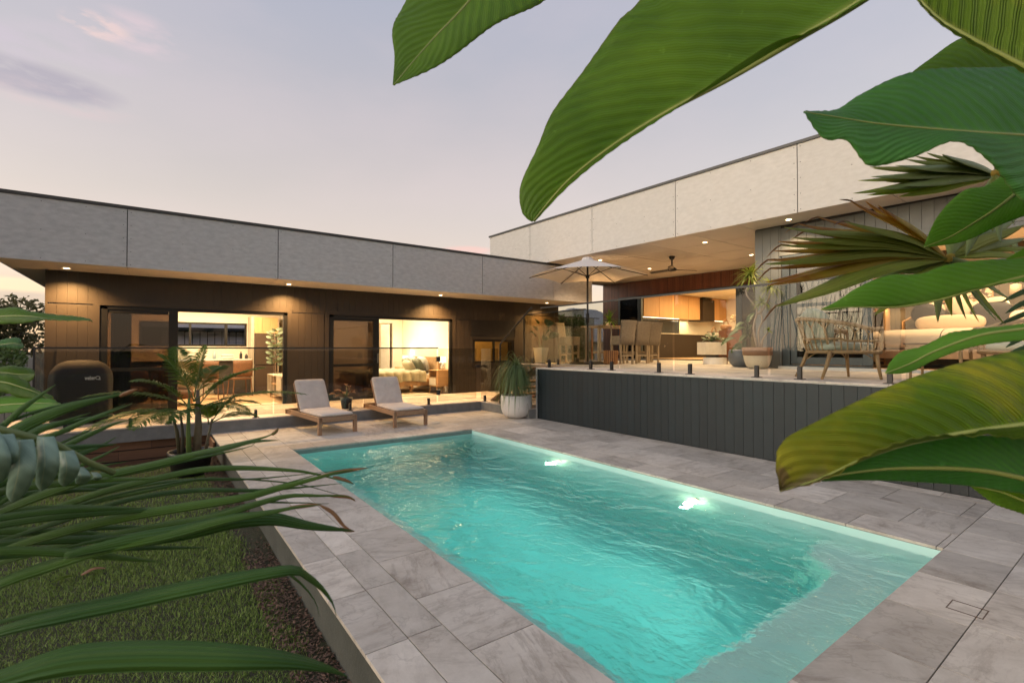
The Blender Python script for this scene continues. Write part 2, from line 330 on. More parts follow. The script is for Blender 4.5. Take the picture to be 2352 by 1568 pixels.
# lawn bed: a gently uneven sheet, then the turf blades
XL, YL0, YL1 = .66, -1.5, 8.75
def lawn_z(x, y): return -.245 + .012*math.sin(x*2.1+y*1.3) + .010*math.sin(y*3.1-x)
P = [[Vector((-7 + (XL+7+.33)*i/40, YL0 + (YL1-YL0)*j/50, lawn_z(-7+(XL+7.14)*i/40, YL0+(YL1-YL0)*j/50))) for j in range(51)] for i in range(41)]
lb = MB().grid(P); lb.box(-7, YL1-.02, -.6, XL+.14, YL1, -.27)
tag(lb.build('lawn_bed', mat('lawn_soil', (.05,.052,.02), (.032,.03,.014), 14, .95, .8, 60), smooth=True), kind='structure')
def blades(name, n, xr, yr, zf, h, wd, m, lean=.6, keep=None, label='', cat=''):
    x = rng.uniform(*xr, n); y = rng.uniform(*yr, n)
    if keep is not None: k = keep(x, y); x, y = x[k], y[k]; n = len(x)
    z = zf(x, y); a = rng.uniform(0, 2*np.pi, n); hh = h*rng.uniform(.5, 1.25, n); ln = lean*rng.uniform(.1, 1, n)*hh; b = a + rng.uniform(-1, 1, n) + np.pi/2
    w2 = wd*rng.uniform(.6, 1.2, n)/2
    v = np.empty((n, 5, 3)); ca, sa, cb, sb = np.cos(a), np.sin(a), np.cos(b), np.sin(b)
    v[:, 0] = np.c_[x-ca*w2, y-sa*w2, z]; v[:, 1] = np.c_[x+ca*w2, y+sa*w2, z]
    v[:, 2] = np.c_[x-ca*w2*.8+cb*ln*.35, y-sa*w2*.8+sb*ln*.35, z+hh*.6]; v[:, 3] = np.c_[x+ca*w2*.8+cb*ln*.35, y+sa*w2*.8+sb*ln*.35, z+hh*.6]
    v[:, 4] = np.c_[x+cb*ln, y+sb*ln, z+hh]
    me = bpy.data.meshes.new(name); me.vertices.add(n*5); me.vertices.foreach_set('co', v.ravel())
    i0 = (np.arange(n)*5)[:, None]; tri = (i0 + np.array([[0,1,3,0,3,2,2,3,4]])).ravel()
    me.loops.add(n*9); me.loops.foreach_set('vertex_index', tri.astype(np.int32)); me.polygons.add(n*3)
    me.polygons.foreach_set('loop_start', np.arange(0, n*9, 3, dtype=np.int32)); me.polygons.foreach_set('loop_total', np.full(n*3, 3, dtype=np.int32))
    me.materials.append(m); me.update(calc_edges=True); o = bpy.data.objects.new(name, me); C.objects.link(o); return tag(o, label, cat, kind='stuff')
def turf_mat():
    m, nt, b, o = new('turf'); tc = N(nt, 'ShaderNodeTexCoord'); v = tc.outputs['Object']
    c = ramp(nt, [(.3, (.15, .25, .045)), (.5, (.23, .34, .07)), (.72, (.34, .36, .13))], noise(nt, v, 90, 2)).outputs[0]
    c = mixc(nt, mth(nt, 'MULTIPLY', noise(nt, v, 2.0, 4), .55), c, (.09, .15, .035))
    nt.links.new(c, b.inputs['Base Color']); b.inputs['Roughness'].default_value = .6; b.inputs['Specular IOR Level'].default_value = .2; return m
lz = lambda x, y: -.25 + .012*np.sin(x*2.1+y*1.3) + .010*np.sin(y*3.1-x)
edge = lambda x, y: x < XL - .02 + .06*np.sin(y*2.3) + .04*np.sin(y*7.1) + rng.normal(0, .025, len(x))
TURF = turf_mat()
blades('grass', 230000, (-4.2, .78), (.6, 5.2), lz, .028, .0045, TURF, .9, edge, 'short dense turf of the lawn beside the pool wall', 'grass')
blades('grass', 90000, (-6.5, .78), (5.2, 8.7), lz, .030, .007, TURF, .9, edge, 'short turf at the far end of the lawn towards the timber steps', 'grass')
# mulch strip along the wall
def chips(name, n, xr, yr, zf, s, m, label, cat):
    x = rng.uniform(*xr, n); y = rng.uniform(*yr, n); z = zf(x, y); L_ = s*rng.uniform(.5, 1.8, n)[:, None]; W_ = L_*rng.uniform(.2, .5, (n, 1))
    d = rng.normal(0, 1, (n, 3)); d[:, 2] *= .35; d /= np.linalg.norm(d, axis=1)[:, None]; e = np.cross(d, rng.normal(0, .4, (n, 3)) + [0, 0, 1]); e /= np.linalg.norm(e, axis=1)[:, None]; p = np.c_[x, y, z]
    u = np.cross(d, e)*W_*.35
    v = np.stack([p-d*L_, p+e*W_, p+d*L_, p-e*W_, p+u], 1); me = bpy.data.meshes.new(name); me.vertices.add(n*5); me.vertices.foreach_set('co', v.ravel())
    tri = ((np.arange(n)*5)[:, None] + np.array([[0,3,4,3,2,4,2,1,4,1,0,4]])).ravel(); me.loops.add(n*12); me.loops.foreach_set('vertex_index', tri.astype(np.int32)); me.polygons.add(n*4)
    me.polygons.foreach_set('loop_start', np.arange(0, n*12, 3, dtype=np.int32)); me.polygons.foreach_set('loop_total', np.full(n*4, 3, dtype=np.int32))
    me.materials.append(m); me.update(calc_edges=True); o = bpy.data.objects.new(name, me); C.objects.link(o); return tag(o, label, cat, kind='stuff')
chips('mulch', 12000, (.56, .795), (.6, 8.7), lambda x, y: -.245 + .02*rng.random(len(x)) , .011, mat('mulch_bark', (.17,.10,.07), (.07,.045,.03), 60, .9, rand=.2), 'reddish brown mulch strip between the lawn and the pool wall', 'mulch')

# ================================================================ PAVING
PX0, PX1, PY0, PY1 = 1.58, 4.48, .99, 7.28
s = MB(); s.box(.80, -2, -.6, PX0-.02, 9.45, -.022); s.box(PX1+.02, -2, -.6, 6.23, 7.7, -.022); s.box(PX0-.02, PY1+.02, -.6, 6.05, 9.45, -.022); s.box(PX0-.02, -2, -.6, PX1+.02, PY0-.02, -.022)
paving = tag(s.build('paving', mat('shaded_concrete', (.075,.08,.07), (.05,.054,.046), 5, .85, .4, 50)), kind='structure')  # shade put into the colour: darker copy of rendered concrete against strong side sun
def tile(x0, y0, x1, y1, z=0, th=.02, m=PAVE, par=None, name='paver', gap=.005):
    if x1-x0 < .03 or y1-y0 < .03: return
    piece(name, (x1-x0-gap, y1-y0-gap, th), ((x0+x1)/2, (y0+y1)/2, z-th/2), m, par, .0012)
def rows_y(xs, y0, y1, starts, step, par, **k):      # courses running along y
    for i in range(len(xs)-1):
        y = starts[i % len(starts)]
        while y > y0: y -= step
        while y < y1: tile(xs[i], max(y, y0), xs[i+1], min(y+step, y1), par=par, **k); y += step
def rows_x(ys, x0, x1, starts, step, par, **k):
    for i in range(len(ys)-1):
        x = starts[i % len(starts)]
        while x > x0: x -= step
        while x < x1: tile(max(x, x0), ys[i], min(x+step, x1), ys[i+1], par=par, **k); x += step
rows_y([.80-.005, 1.01, 1.20, PX0], -.4, 9.45, [2.22, 2.23, 1.96], .58, paving)
rows_x([PY1, 7.66, 8.25, 8.84, 9.45], PX0, 6.05, [1.9, 1.58, 2.02, 1.7], .60, paving)
rows_y([PX1, 4.88, 5.47, 6.06, 6.23], .99, PY1, [1.03, 1.36, 1.10, 1.36], .56, paving)
rows_y([6.05, 6.23], PY1, 7.66, [7.4], .56, paving)
rows_x([-1.1, -.52, .06, .64, PY0], PX0, 6.23, [3.35, 3.1, 3.38, 3.33], .565, paving)
sk = MB(); c0 = (3.472, .612, 3.612, .762)
for a in ((c0[0], c0[1], c0[2], c0[1]+.005), (c0[0], c0[3]-.005, c0[2], c0[3]), (c0[0], c0[1]+.005, c0[0]+.008, c0[3]-.005), (c0[2]-.008, c0[1]+.005, c0[2], c0[3]-.005)):
    sk.box(a[0], a[1], -.004, a[2], a[3], .0012)
sk.build('skimmer_lid_frame', mat('rusty_brown_metal', (.12,.07,.045), (.08,.05,.035), 30, .6), paving)

# ================================================================ POOL
def shell_mat():
    m, nt, b, o = new('pool_shell'); v, _ = coords(nt, False)
    c = ramp(nt, [(.35, (.56, .82, .78)), (.7, (.48, .76, .72))], noise(nt, v, 2.5, 3)).outputs[0]
    nt.links.new(c, b.inputs['Base Color']); b.inputs['Roughness'].default_value = .45; return m
SH = shell_mat(); ZW, ZF = -.085, -1.35
s = MB(); x0, x1, y0, y1 = PX0, PX1, PY0, PY1
s.add([(x0,y0,ZF),(x1,y0,ZF),(x1,y1,ZF-.15),(x0,y1,ZF-.15)], [(0,1,2,3)])
for a, b_ in (((x0,y0),(x1,y0)),((x1,y0),(x1,y1)),((x1,y1),(x0,y1)),((x0,y1),(x0,y0))):
    s.add([(*a,-1.5),(*b_,-1.5),(*b_,-.022),(*a,-.022)], [(3,2,1,0)])
pool = tag(s.build('pool', SH), kind='structure')
# entry bench across the near end and a narrow safety ledge down the left side, rounded where they meet
def outline_prism(mb, pts, z0, z1):
    k = len(pts); vs = [(x, y, z0) for x, y in pts] + [(x, y, z1) for x, y in pts]
    mb.add(vs, [tuple(range(k, 2*k))] + [(i, (i+1) % k, (i+1) % k + k, i+k) for i in range(k)])
b = MB(); arc = lambda cx_, cy_, r, a0, a1, k=8: [(cx_+r*math.cos(R(a0+(a1-a0)*i/k)), cy_+r*math.sin(R(a0+(a1-a0)*i/k))) for i in range(k+1)]
outline_prism(b, [(x0-.01,y0-.01),(x1+.01,y0-.01),(x1+.01,1.75)] + arc(4.20, 1.75-.26, .26, 70, 150, 6) + [(3.9, 1.45),(1.9,1.45),(x0-.01,1.45)], -1.6, -.30)
b.build('bench_step', mat('lit_bench_shell', (.66,.95,.84), (.60,.90,.79), 3, .5), pool, bevel=.03)  # lighter aqua copy of the shell, its colour stands in for pool lamp light
b = MB(); outline_prism(b, [(x0-.01,1.40),(1.86,1.40),(1.86,6.1)] + arc(1.66, 6.1, .20, 0, 90, 6) + [(x0-.01,6.3)], -1.6, -.33); b.build('safety_ledge', MATS['lit_bench_shell'], pool, bevel=.03)
wl = MB(); wl.box(x0+.002, y1-.006, -.075, x1-.002, y1-.001, -.024); wl.build('waterline_strip', mat('waterline_grey', (.22,.27,.25), (.17,.22,.2), 12, .6), pool)
# skimmer mouth outline on the far wall
s = MB(); X_, Z_ = 3.20, -.12
for q in ((X_, Z_+.06, X_+.36, Z_+.066), (X_, Z_-.01, X_+.36, Z_-.004), (X_, Z_-.01, X_+.006, Z_+.06), (X_+.354, Z_-.01, X_+.36, Z_+.06)): s.box(q[0], y1-.02, q[1]-.03, q[2], y1-.008, q[3]-.03)
s.build('skimmer_surround', mat('aqua_plastic', (.3,.5,.46)), pool)
for k, (yy, zz) in enumerate(((5.02, -.27), (2.93, -.27))):
    r_ = MB(); r_.tube([(x1-.004, yy, zz), (x1-.016, yy, zz)], .06, 24); rim = r_.build('pool_light', mat('white_plastic', (.7,.7,.68)), pool)
    r_ = MB(); r_.tube([(x1-.016, yy, zz), (x1-.022, yy, zz)], .028, 24); r_.build('lens', glow_mat('pool_light_lens', (1, .66, .20), 9) if k == 0 else MATS['pool_light_lens'], rim)
    lamp('SPOT', 'pool_lamp', (x1-.16, yy, zz-.05), 86, (.78, 1, .84), None, .02, spot=R(166), direction=(-1, 0, .06), blend=1); lamp('POINT', 'pool_lamp', (x1-.10, yy, zz-.05), 1.8, (1, .95, .6), None, .02)
def water_mat():
    m, nt, b, o = new('pool_water'); b.inputs['Base Color'].default_value = (1, 1, 1, 1); b.inputs['Roughness'].default_value = 0.0
    b.inputs['Transmission Weight'].default_value = 1; b.inputs['IOR'].default_value = 1.33
    v, _ = coords(nt, False, (1, .75, 1)); v2, _ = coords(nt, False, (1.3, 1, 1))
    h = mth(nt, 'ADD', mth(nt, 'MULTIPLY', noise(nt, v, 3.2, 3, .5, .8), 1.0), mth(nt, 'MULTIPLY', noise(nt, v2, 11, 3, .55, .6), .28))
    h = mth(nt, 'ADD', h, mth(nt, 'MULTIPLY', noise(nt, v2, 34, 2, .5, .3), .045))
    bump(nt, h, .62, .10, b)
    va = N(nt, 'ShaderNodeVolumeAbsorption'); va.inputs[0].default_value = (.12, .79, .80, 1); va.inputs[1].default_value = .52; nt.links.new(va.outputs[0], o.inputs['Volume']); return m
s = MB(); e = .012; s.box(x0-e, y0-e, -1.52, x1+e, y1+e, ZW)
tag(s.build('water', water_mat()), kind='structure')

# ================================================================ LOWER DECK
s = MB(); s.box(-1.9, 9.45, -.02, 6.05, 11.5, .178); s.box(6.05, 7.66, -.02, 7.6, 11.5, .178); s.box(7.6, 9.97, -.02, 10.3, 11.5, .178)
s.box(.8, 9.46, -.6, 10.3, 11.5, -.03); s.box(-1.9, 9.75, -.6, .8, 11.5, -.03)
deck = tag(s.build('deck', CONC), kind='structure')
rows_x([9.44, 9.95, 10.53, 11.11, 11.5], -1.9, 6.05, [0, .3, 0, .3], .6, deck, z=.2, m=DECKT, name='tile')
rows_y([6.045, 6.62, 7.2, 7.6], 7.66, 11.5, [7.9, 8.1, 7.9], .6, deck, z=.2, m=DECKT, name='tile')
# timber slats below the deck edge, over the sunken bed
t = thing('slatted_retaining_wall', 'brown timber slat retaining wall below the concrete edge of the lower deck', 'retaining wall', (-.5, 9.5, -.5))
for i, z in enumerate((-.075, -.235, -.395, -.555)):
    x = -1.9
    while x < .79:
        xe = min(x + (1.5 if i % 2 else 1.9), .795); piece('slat', (xe-x-.004, .028, .142), ((x+xe)/2, 9.53, z), PINE, t, .002); x = xe
s = MB(); s.box(-1.85, 9.56, -.6, .79, 9.6, -.005); s.build('backing', BLK, t)
# second slat wall running down beside the pool wall
for z in (-.1, -.26, -.42): piece('slat', (.028, .78, .142), (.77, 9.1, z), PINE, t, .002)

# ================================================================ RAISED TERRACE
TZ = 1.02
s = MB(); s.box(6.28, -2.5, -.3, 14, 7.62, TZ-.022); s.box(7.62, 7.62, -.3, 14, 9.95, TZ-.022); s.box(10.6, 9.95, -.3, 14, 13.1, TZ-.022)
terr = tag(s.build('terrace', mat('terrace_core', (.10,.095,.09), (.08,.075,.07), 4, .8)), kind='structure')
rows_y([6.22, 6.82, 7.42, 8.02, 8.62, 9.22, 9.55], -1.6, 7.65, [0, .3], .6, terr, z=TZ, m=DECKT, name='tile')
rows_y([7.6, 8.2, 8.8, 9.4, 10, 10.6, 11.2, 11.8, 12.4, 13, 13.6, 14], 7.65, 9.97, [8.2, 8.5], .6, terr, z=TZ, m=DECKT, name='tile')
rows_y([9.55, 10.15, 10.75, 11.35, 11.95, 12.55, 13.15, 14], 4.9, 7.65, [5.2, 5.5], .6, terr, z=TZ, m=DECKT, name='tile')
t = thing('terrace_front_wall', 'dark charcoal wall of vertical boards holding up the raised terrace beside the pool', 'wall', (6.25, 3, 0))
y = 7.64
while y > -1.9: piece('cladding_board', (.018, .125, .985), (6.259, y-.064, .492), SLATE, t, .003); y -= .129
s = MB(); s.box(6.228, 7.644, .0, 6.27, 7.664, 1.0); s.build('corner_trim', mat('pale_metal_trim', (.6,.6,.58), metal=.2), t)
s = MB(); s.box(6.27, 7.6, 0, 7.6, 7.64, .99); s.build('end_wall', mat('dark_return_wall', (.05,.04,.035)), t)
s = MB(); s.box(6.236, -1.9, .988, 6.27, 7.66, .9975); s.build('edge_trim', mat('pale_metal_trim', (.6,.6,.58)), t)
# stairs from the lower deck up to the terrace
t = thing('timber_stairs', 'open timber stairs rising to the raised terrace behind the white bowl planter', 'stairs', (6.9, 8.3, .2))
for k in range(5):
    z = .2 + .164*(k+1) - .02; y = 9.05 - .27*k
    piece('tread', (1.14, .25, .04), (6.92, y, z), OAKX, t, .004)
for x in (6.33, 7.52):
    s = MB(); s.bar((x, 9.3, .22), (x, 7.72, 1.0), .04, .2, up=Vector((1, 0, 0))); s.build('stringer', MERB, t)

# ================================================================ LOW WING (left)
wingL = thing('house_wing', 'low left wing of the house with brown-black cladding, grey fascia and two open sliding doors', 'house', (4, 11.5, .2))
def bx(name, m, par, *b, bevel=0, **k):
    s = MB()
    for q in b: s.box(*q)
    return s.build(name, m, par, bevel=bevel, **k)
YW = 11.5; ZS = 2.755
D1 = (-.76, 2.36); D2 = (3.26, 6.46); W3 = (7.12, 8.5, 1.0, 1.64)
bx('wall', BLK, wingL, (-1.46, YW+.012, 2.17, 10.26, YW+.12, ZS), (-1.46, YW+.012, .2, D1[0], YW+.12, 2.17), (D1[1], YW+.012, .2, D2[0], YW+.12, 2.17),
   (D2[1], YW+.012, .2, W3[0], YW+.12, 2.17), (W3[1], YW+.012, .2, 10.26, YW+.12, 2.17), (W3[0], YW+.012, .2, W3[1], YW+.12, W3[2]), (W3[0], YW+.012, W3[3], W3[1], YW+.12, 2.17),
   (-1.46, YW+.12, .1, -1.36, 15.6, ZS), (10.14, YW+.12, .1, 10.26, 15.6, ZS), (-1.46, 15.6, .1, -.25, 15.72, ZS), (2.12, 15.6, .1, 10.26, 15.72, ZS), (-.25, 15.6, .1, 2.12, 15.72, 1.48), (-.25, 15.6, 2.08, 2.12, 15.72, ZS))
bw = .1368
def boards(x0, x1, z0, z1):
    x = x0
    while x < x1 - .02: xe = min(x+bw, x1); piece('cladding_board', (xe-x-.003, .012, z1-z0), ((x+xe)/2, YW+.006, (z0+z1)/2), CLAD, wingL, .002); x = xe
boards(-1.48, 10.26, 2.195, ZS)
for a, b_ in ((-1.48, -.86), (2.46, 3.16), (6.56, 7.06), (8.56, 10.26)): boards(a, b_, .2, 2.172)
boards(7.06, 8.56, .2, .96)
s = MB(); s.box(-1.492, 11.495, .2, -1.462, 11.53, ZS); s.box(-1.49, 11.53, .2, -1.462, 15.6, ZS); s.build('corner_trim', CLAD, wingL)
bx('door_surround', CLAD, wingL, (-.86, YW-.022, .2, -.77, YW-.002, 2.27), (2.37, YW-.022, .2, 2.46, YW-.002, 2.27), (-.77, YW-.022, 2.18, 2.37, YW-.002, 2.27))
bx('door_surround', CLAD, wingL, (3.16, YW-.022, .2, 3.25, YW-.002, 2.27), (6.47, YW-.022, .2, 6.56, YW-.002, 2.27), (3.25, YW-.022, 2.18, 6.47, YW-.002, 2.27))
bx('window_surround', CLAD, wingL, (7.05, YW-.022, .95, 7.11, YW-.002, 1.72), (8.51, YW-.022, .95, 8.57, YW-.002, 1.72), (7.11, YW-.022, 1.65, 8.51, YW-.002, 1.72), (7.11, YW-.022, .95, 8.51, YW-.002, .99))
def slider(par, x0, x1, xm, z0, z1, glass, y=YW+.03):
    d = bx('sliding_door', FRAME, par, (x0, y-.03, z0, x0+.10, y+.05, z1), (x1-.07, y-.03, z0, x1, y+.05, z1), (x0, y-.03, z1-.06, x1, y+.05, z1), (x0, y-.03, z0, x1, y+.05, z0+.03), bevel=.003)
    bx('panel_frame', FRAME, d, (xm-.15, y-.012, z0+.032, xm, y+.03, z1-.062), (x0+.102, y-.012, z0+.032, xm-.152, y+.03, z0+.10), (x0+.102, y-.012, .98, xm-.152, y+.03, 1.04), (x0+.102, y-.012, z1-.13, xm-.152, y+.03, z1-.062), bevel=.003)
    bx('glass', glass, d, (x0+.10, y+.008, z0+.10, xm-.15, y+.014, z1-.13))
    bx('handle', mat('brushed_steel', (.5,.5,.48), metal=1, rough=.35), d, (xm-.05, y-.04, 1.05, xm-.03, y-.016, 1.28), bevel=.003); return d
slider(wingL, D1[0], D1[1], .40, .165, 2.175, GLD); slider(wingL, D2[0], D2[1], 4.45, .165, 2.175, glass_mat('flyscreen_glass', (.05,.035,.025), .06, k=.7))
d = bx('window', FRAME, wingL, (7.12, YW-.01, 1.0, 7.17, YW+.06, 1.64), (8.45, YW-.01, 1.0, 8.5, YW+.06, 1.64), (7.17, YW-.01, 1.0, 8.45, YW+.06, 1.05), (7.17, YW-.01, 1.59, 8.45, YW+.06, 1.64), (7.8, YW-.01, 1.05, 7.84, YW+.06, 1.59))
bx('pane', glass_mat('amber_window_glass', (.75,.62,.38), .05), d, (7.17, YW+.02, 1.05, 7.8, YW+.026, 1.59), (7.84, YW+.02, 1.05, 8.45, YW+.026, 1.59))
# eaves: fascia panels, soffit panels, coping trim, roof
fj = [-1.93, -.355, 1.965, 4.325, 6.71, 9.10, 10.62]
for a, b_ in zip(fj, fj[1:]): piece('fascia_panel', (b_-a-.014, .02, .975), ((a+b_)/2, 10.40, 3.243), FASC, wingL, .002)
piece('fascia_panel', (.02, 2.6, .975), (-1.93, 11.73, 3.243), FASC, wingL, .002); piece('fascia_panel', (.02, 2.6, .975), (-1.93, 14.35, 3.243), FASC, wingL, .002)
for a, b_ in zip(fj, fj[1:]): piece('soffit_panel', (b_-a-.008, 1.07, .012), ((a+b_)/2, 10.955, 2.762), SOFF, wingL)
piece('soffit_panel', (.42, 2.6, .012), (-1.70, 12.80, 2.762), SOFF, wingL); piece('soffit_panel', (.42, 1.6, .012), (-1.70, 14.92, 2.762), SOFF, wingL)
for a, b_ in zip(fj, fj[1:]):
    s = MB()
    for zz in (2.80, 3.02, 3.24, 3.46, 3.68):
        for xx in ([a+.05, b_-.05] if zz not in (2.80, 3.24, 3.68) else [a+.05, (2*a+b_)/3, (a+2*b_)/3, b_-.05]): s.tube([(xx, 10.395, zz), (xx, 10.387, zz)], .007, 6)
    s.build('screws', mat('screw_heads', (.16,.16,.16), metal=.5), wingL, kind='stuff')
bx('fascia_backing', BLK, wingL, (-1.915, 10.412, 2.77, 10.62, 10.44, 3.72), (-1.915, 10.44, 2.77, -1.89, 15.7, 3.72))
bx('roof_coping', TRIM, wingL, (-1.96, 10.37, 3.735, 10.64, 10.47, 3.785), (-1.96, 10.47, 3.735, -1.86, 15.75, 3.785))
bx('roof', TRIM, wingL, (-1.88, 10.45, 2.772, 10.6, 15.75, 3.70))
def downlight(par, x, y, z, e=26, col=(1, .60, .27), spot=95):
    s = MB(); s.lathe([(.062, -.004), (.062, -.009), (.048, -.009), (.044, -.003)], (x, y, z), 20); r_ = s.build('downlight', mat('white_plastic', (.7,.7,.68)), par, smooth=True)
    s = MB(); s.disc((x, y, z-.005), .046, 20); s.v = s.v[::-1]; s.build('lens', DL, r_)
    lamp('SPOT', 'downlight_lamp', (x, y, z-.02), e, col, par, .03, spot=R(spot), blend=.9)
for x in (-1.18, 2.31, 5.90, 9.45): downlight(wingL, x, 11.10, ZS, 400, (1, .55, .20), 138)
# the living room behind the first door
IN = .012
bx('room_floor', FLOORW, wingL, (-1.35, YW+.13, .12, 3.05, 15.59, .175)); bx('room_floor', FLOORW, wingL, (3.06, YW+.13, .12, 6.7, 15.2, .175))
bx('room_ceiling', CEILW, wingL, (-1.35, YW+.13, 2.68, 10.1, 15.59, 2.70))
bx('room_wall', WALLW, wingL, (-1.35, 15.56, .18, -.25, 15.59, 2.68), (2.12, 15.56, .18, 10.1, 15.59, 2.68), (-.25, 15.56, .18, 2.12, 15.59, 1.47), (-.25, 15.56, 2.09, 2.12, 15.59, 2.68), (-1.35, YW+.125, .18, -1.33, 15.56, 2.68))
bx('room_wall', WALLW, wingL, (3.0, YW+.125, .18, 3.08, 15.56, 2.68)); bx('room_wall', WALLW, wingL, (6.64, YW+.125, .18, 6.74, 15.55, 2.68))
bx('room_wall', WALLW, wingL, (3.09, 15.10, .18, 5.45, 15.2, 2.68), (6.30, 15.10, .18, 6.63, 15.2, 2.68), (5.45, 15.10, 2.22, 6.30, 15.2, 2.68))
bx('room_wall', WALLW, wingL, (2.38, YW+.13, .18, 2.44, YW+.15, 2.68), (-1.3, YW+.125, 2.2, 6.6, YW+.14, 2.68))
bx('room_wall', mat('hall_wall', (.5,.36,.18)), wingL, (6.76, 14.0, .18, 10.1, 14.05, 2.68))
d = bx('rear_window', FRAME, wingL, (-.27, 15.54, 1.46, -.22, 15.6, 2.10), (2.09, 15.54, 1.46, 2.14, 15.6, 2.10), (-.22, 15.54, 2.05, 2.09, 15.6, 2.10), (-.22, 15.54, 1.46, 2.09, 15.6, 1.51), (.78, 15.54, 1.51, .83, 15.6, 2.05), (1.60, 15.54, 1.51, 1.67, 15.6, 2.05))
bx('pane', GLW, d, (-.22, 15.565, 1.51, .78, 15.571, 2.05)); bx('pane', GLW, d, (.83, 15.565, 1.51, 1.60, 15.571, 2.05))
for i in range(5): s = MB(); s.obox((1.88, 15.565, 1.56+.105*i), (.42, .10, .005), Matrix.Rotation(R(35), 3, 'X')); s.build('louvre', GLW, d)
bx('inner_door_frame', FRAME, wingL, (2.84, 15.53, .18, 2.90, 15.56, 2.15), (2.84, 15.53, 2.09, 3.0, 15.56, 2.15))
lamp('AREA', 'room_lamp', (1.0, 13.6, 2.60), 230, (1, .74, .44), wingL, 2.6, 2.4); lamp('AREA', 'room_lamp', (4.9, 13.4, 2.60), 190, (1, .78, .50), wingL, 1.6, 1.6)
lamp('POINT', 'hall_lamp', (8.3, 12.9, 2.4), 50, (1, .66, .28), wingL, .15)
# curtain beside the fixed door leaf
s = MB(); rows = [[Vector((-.62+.30*i/30, YW+.20+.03*math.sin(i*1.25), z)) for z in (.2, 1.2, 2.1)] for i in range(31)]; s.grid(rows); s.build('curtain', mat('brown_curtain', (.14,.075,.04), (.1,.05,.03), 4, .9), wingL, smooth=True, solid=.004)
# bathroom glimpsed through the bedroom door
bx('door_trim', mat('white_trim', (.75,.70,.62)), wingL, (5.39, 15.085, .18, 5.45, 15.10, 2.28), (6.30, 15.085, .18, 6.36, 15.10, 2.28), (5.45, 15.085, 2.22, 6.30, 15.10, 2.28))
bx('bathroom_wall', mat('bath_tile', (.30,.25,.17), (.26,.21,.15), 12), wingL, (5.3, 15.50, .18, 6.55, 15.54, 2.6)); lamp('POINT', 'bathroom_lamp', (5.9, 15.35, 2.3), 5, (1, .72, .4), wingL, .1)
s = MB(); s.obox((6.12, 15.33, 1.19), (.03, .42, 2.0), Matrix.Rotation(R(20), 3, 'Z')); s.build('inner_door', mat('white_trim', (.75,.70,.62)), wingL)

# ================================================================ RAISED WING (right)
wingR = thing('house_wing', 'raised right wing of the house with pale cream fascia above the terrace and outdoor kitchen', 'house', (10, 5, 1))
zb = lambda y: 3.65 + .0129*y
zt = lambda y: 4.815 + .0129*y
def slab(mb, x0, x1, y0, y1, f0, f1): mb.add([(x0,y0,f0(y0)),(x1,y0,f0(y0)),(x1,y1,f0(y1)),(x0,y1,f0(y1)),(x0,y0,f1(y0)),(x1,y0,f1(y0)),(x1,y1,f1(y1)),(x0,y1,f1(y1))], [(0,3,2,1),(4,5,6,7),(0,1,5,4),(1,2,6,5),(2,3,7,6),(3,0,4,7)])
FASR = mat('pale_fibre_cement', (.60, .585, .55), (.53, .515, .48), 14, .75, .5, 70, .03, bd=.004, detail=12, lo=.32, hi=.66, st=(1, .55, 1.3))
rj = [13.17, 11.08, 8.60, 6.19, 3.79, 1.38, -1.02, -3.4]
for a, b_ in zip(rj, rj[1:]): s = MB(); slab(s, 8.79, 8.81, b_+.007, a-.007, zb, zt); s.build('fascia_panel', FASR, wingR)
for a, b_ in zip(rj, rj[1:]):
    s = MB()
    for k in range(5):
        for yy in ([a-.05, b_+.05] if k % 2 else [a-.05, (2*a+b_)/3, (a+2*b_)/3, b_+.05]): zz = zb(yy)+.05+(zt(yy)-zb(yy)-.1)*k/4; s.tube([(8.792, yy, zz), (8.782, yy, zz)], .007, 6)
    s.build('screws', MATS['screw_heads'], wingR, kind='stuff')
xs = [8.815, 10.0, 11.2, 12.4, 13.6, 14.0]
ly = [13.17, 11.9, 10.7, 9.5, 8.3, 7.1, 5.9, 4.9]
for a, b_ in zip(ly, ly[1:]):
    for c, d_ in zip(xs, xs[1:]): s = MB(); slab(s, c+.008, d_-.008, b_+.008, a-.008, lambda y: zb(y)+.01, lambda y: zb(y)+.02); s.build('soffit_panel', SOFF, wingR)
for a, b_ in ((4.9, 2.5), (2.5, .1), (.1, -3.4)): s = MB(); slab(s, 8.815, 9.54, b_+.005, a-.005, lambda y: zb(y)+.01, lambda y: zb(y)+.02); s.build('soffit_panel', SOFF, wingR)
s = MB(); slab(s, 8.815, 19.8, -3.4, 13.15, lambda y: zb(y)+.03, lambda y: zt(y)-.03); s.build('roof', TRIM, wingR)
s = MB(); slab(s, 8.76, 8.86, -3.4, 13.2, zt, lambda y: zt(y)+.05); slab(s, 8.86, 19.8, 13.14, 13.2, zt, lambda y: zt(y)+.05); s.build('roof_coping', TRIM, wingR)
s = MB(); slab(s, 8.815, 19.8, 13.155, 13.175, zb, zt); s.build('end_fascia', FASR, wingR)
for x, y in ((9.69, 9.18), (11.93, 9.31), (12.05, 6.29), (9.18, 4.11), (9.80, 6.15)): downlight(wingR, x, y, zb(y)+.008, 300 if x > 9.3 else 130, (1, .66, .36), 125)
XW = 9.55
bx('wall', BLK, wingR, (XW+.012, 4.40, TZ, XW+.1, 4.9, 3.74), (XW+.012, -3.3, 3.21, XW+.1, 4.40, 3.70), (XW+.012, -3.3, TZ, XW+.1, -.9, 3.2), (XW+.1, 4.82, TZ, 14, 4.9, 3.74))
def boards2(y1, y0, z0, z1):
    y = y1
    while y > y0+.02: ye = max(y-.15, y0); piece('cladding_board', (.012, y-ye-.006, z1-z0), (XW+.006, (y+ye)/2, (z0+z1)/2), GREYC, wingR, .002); y = ye
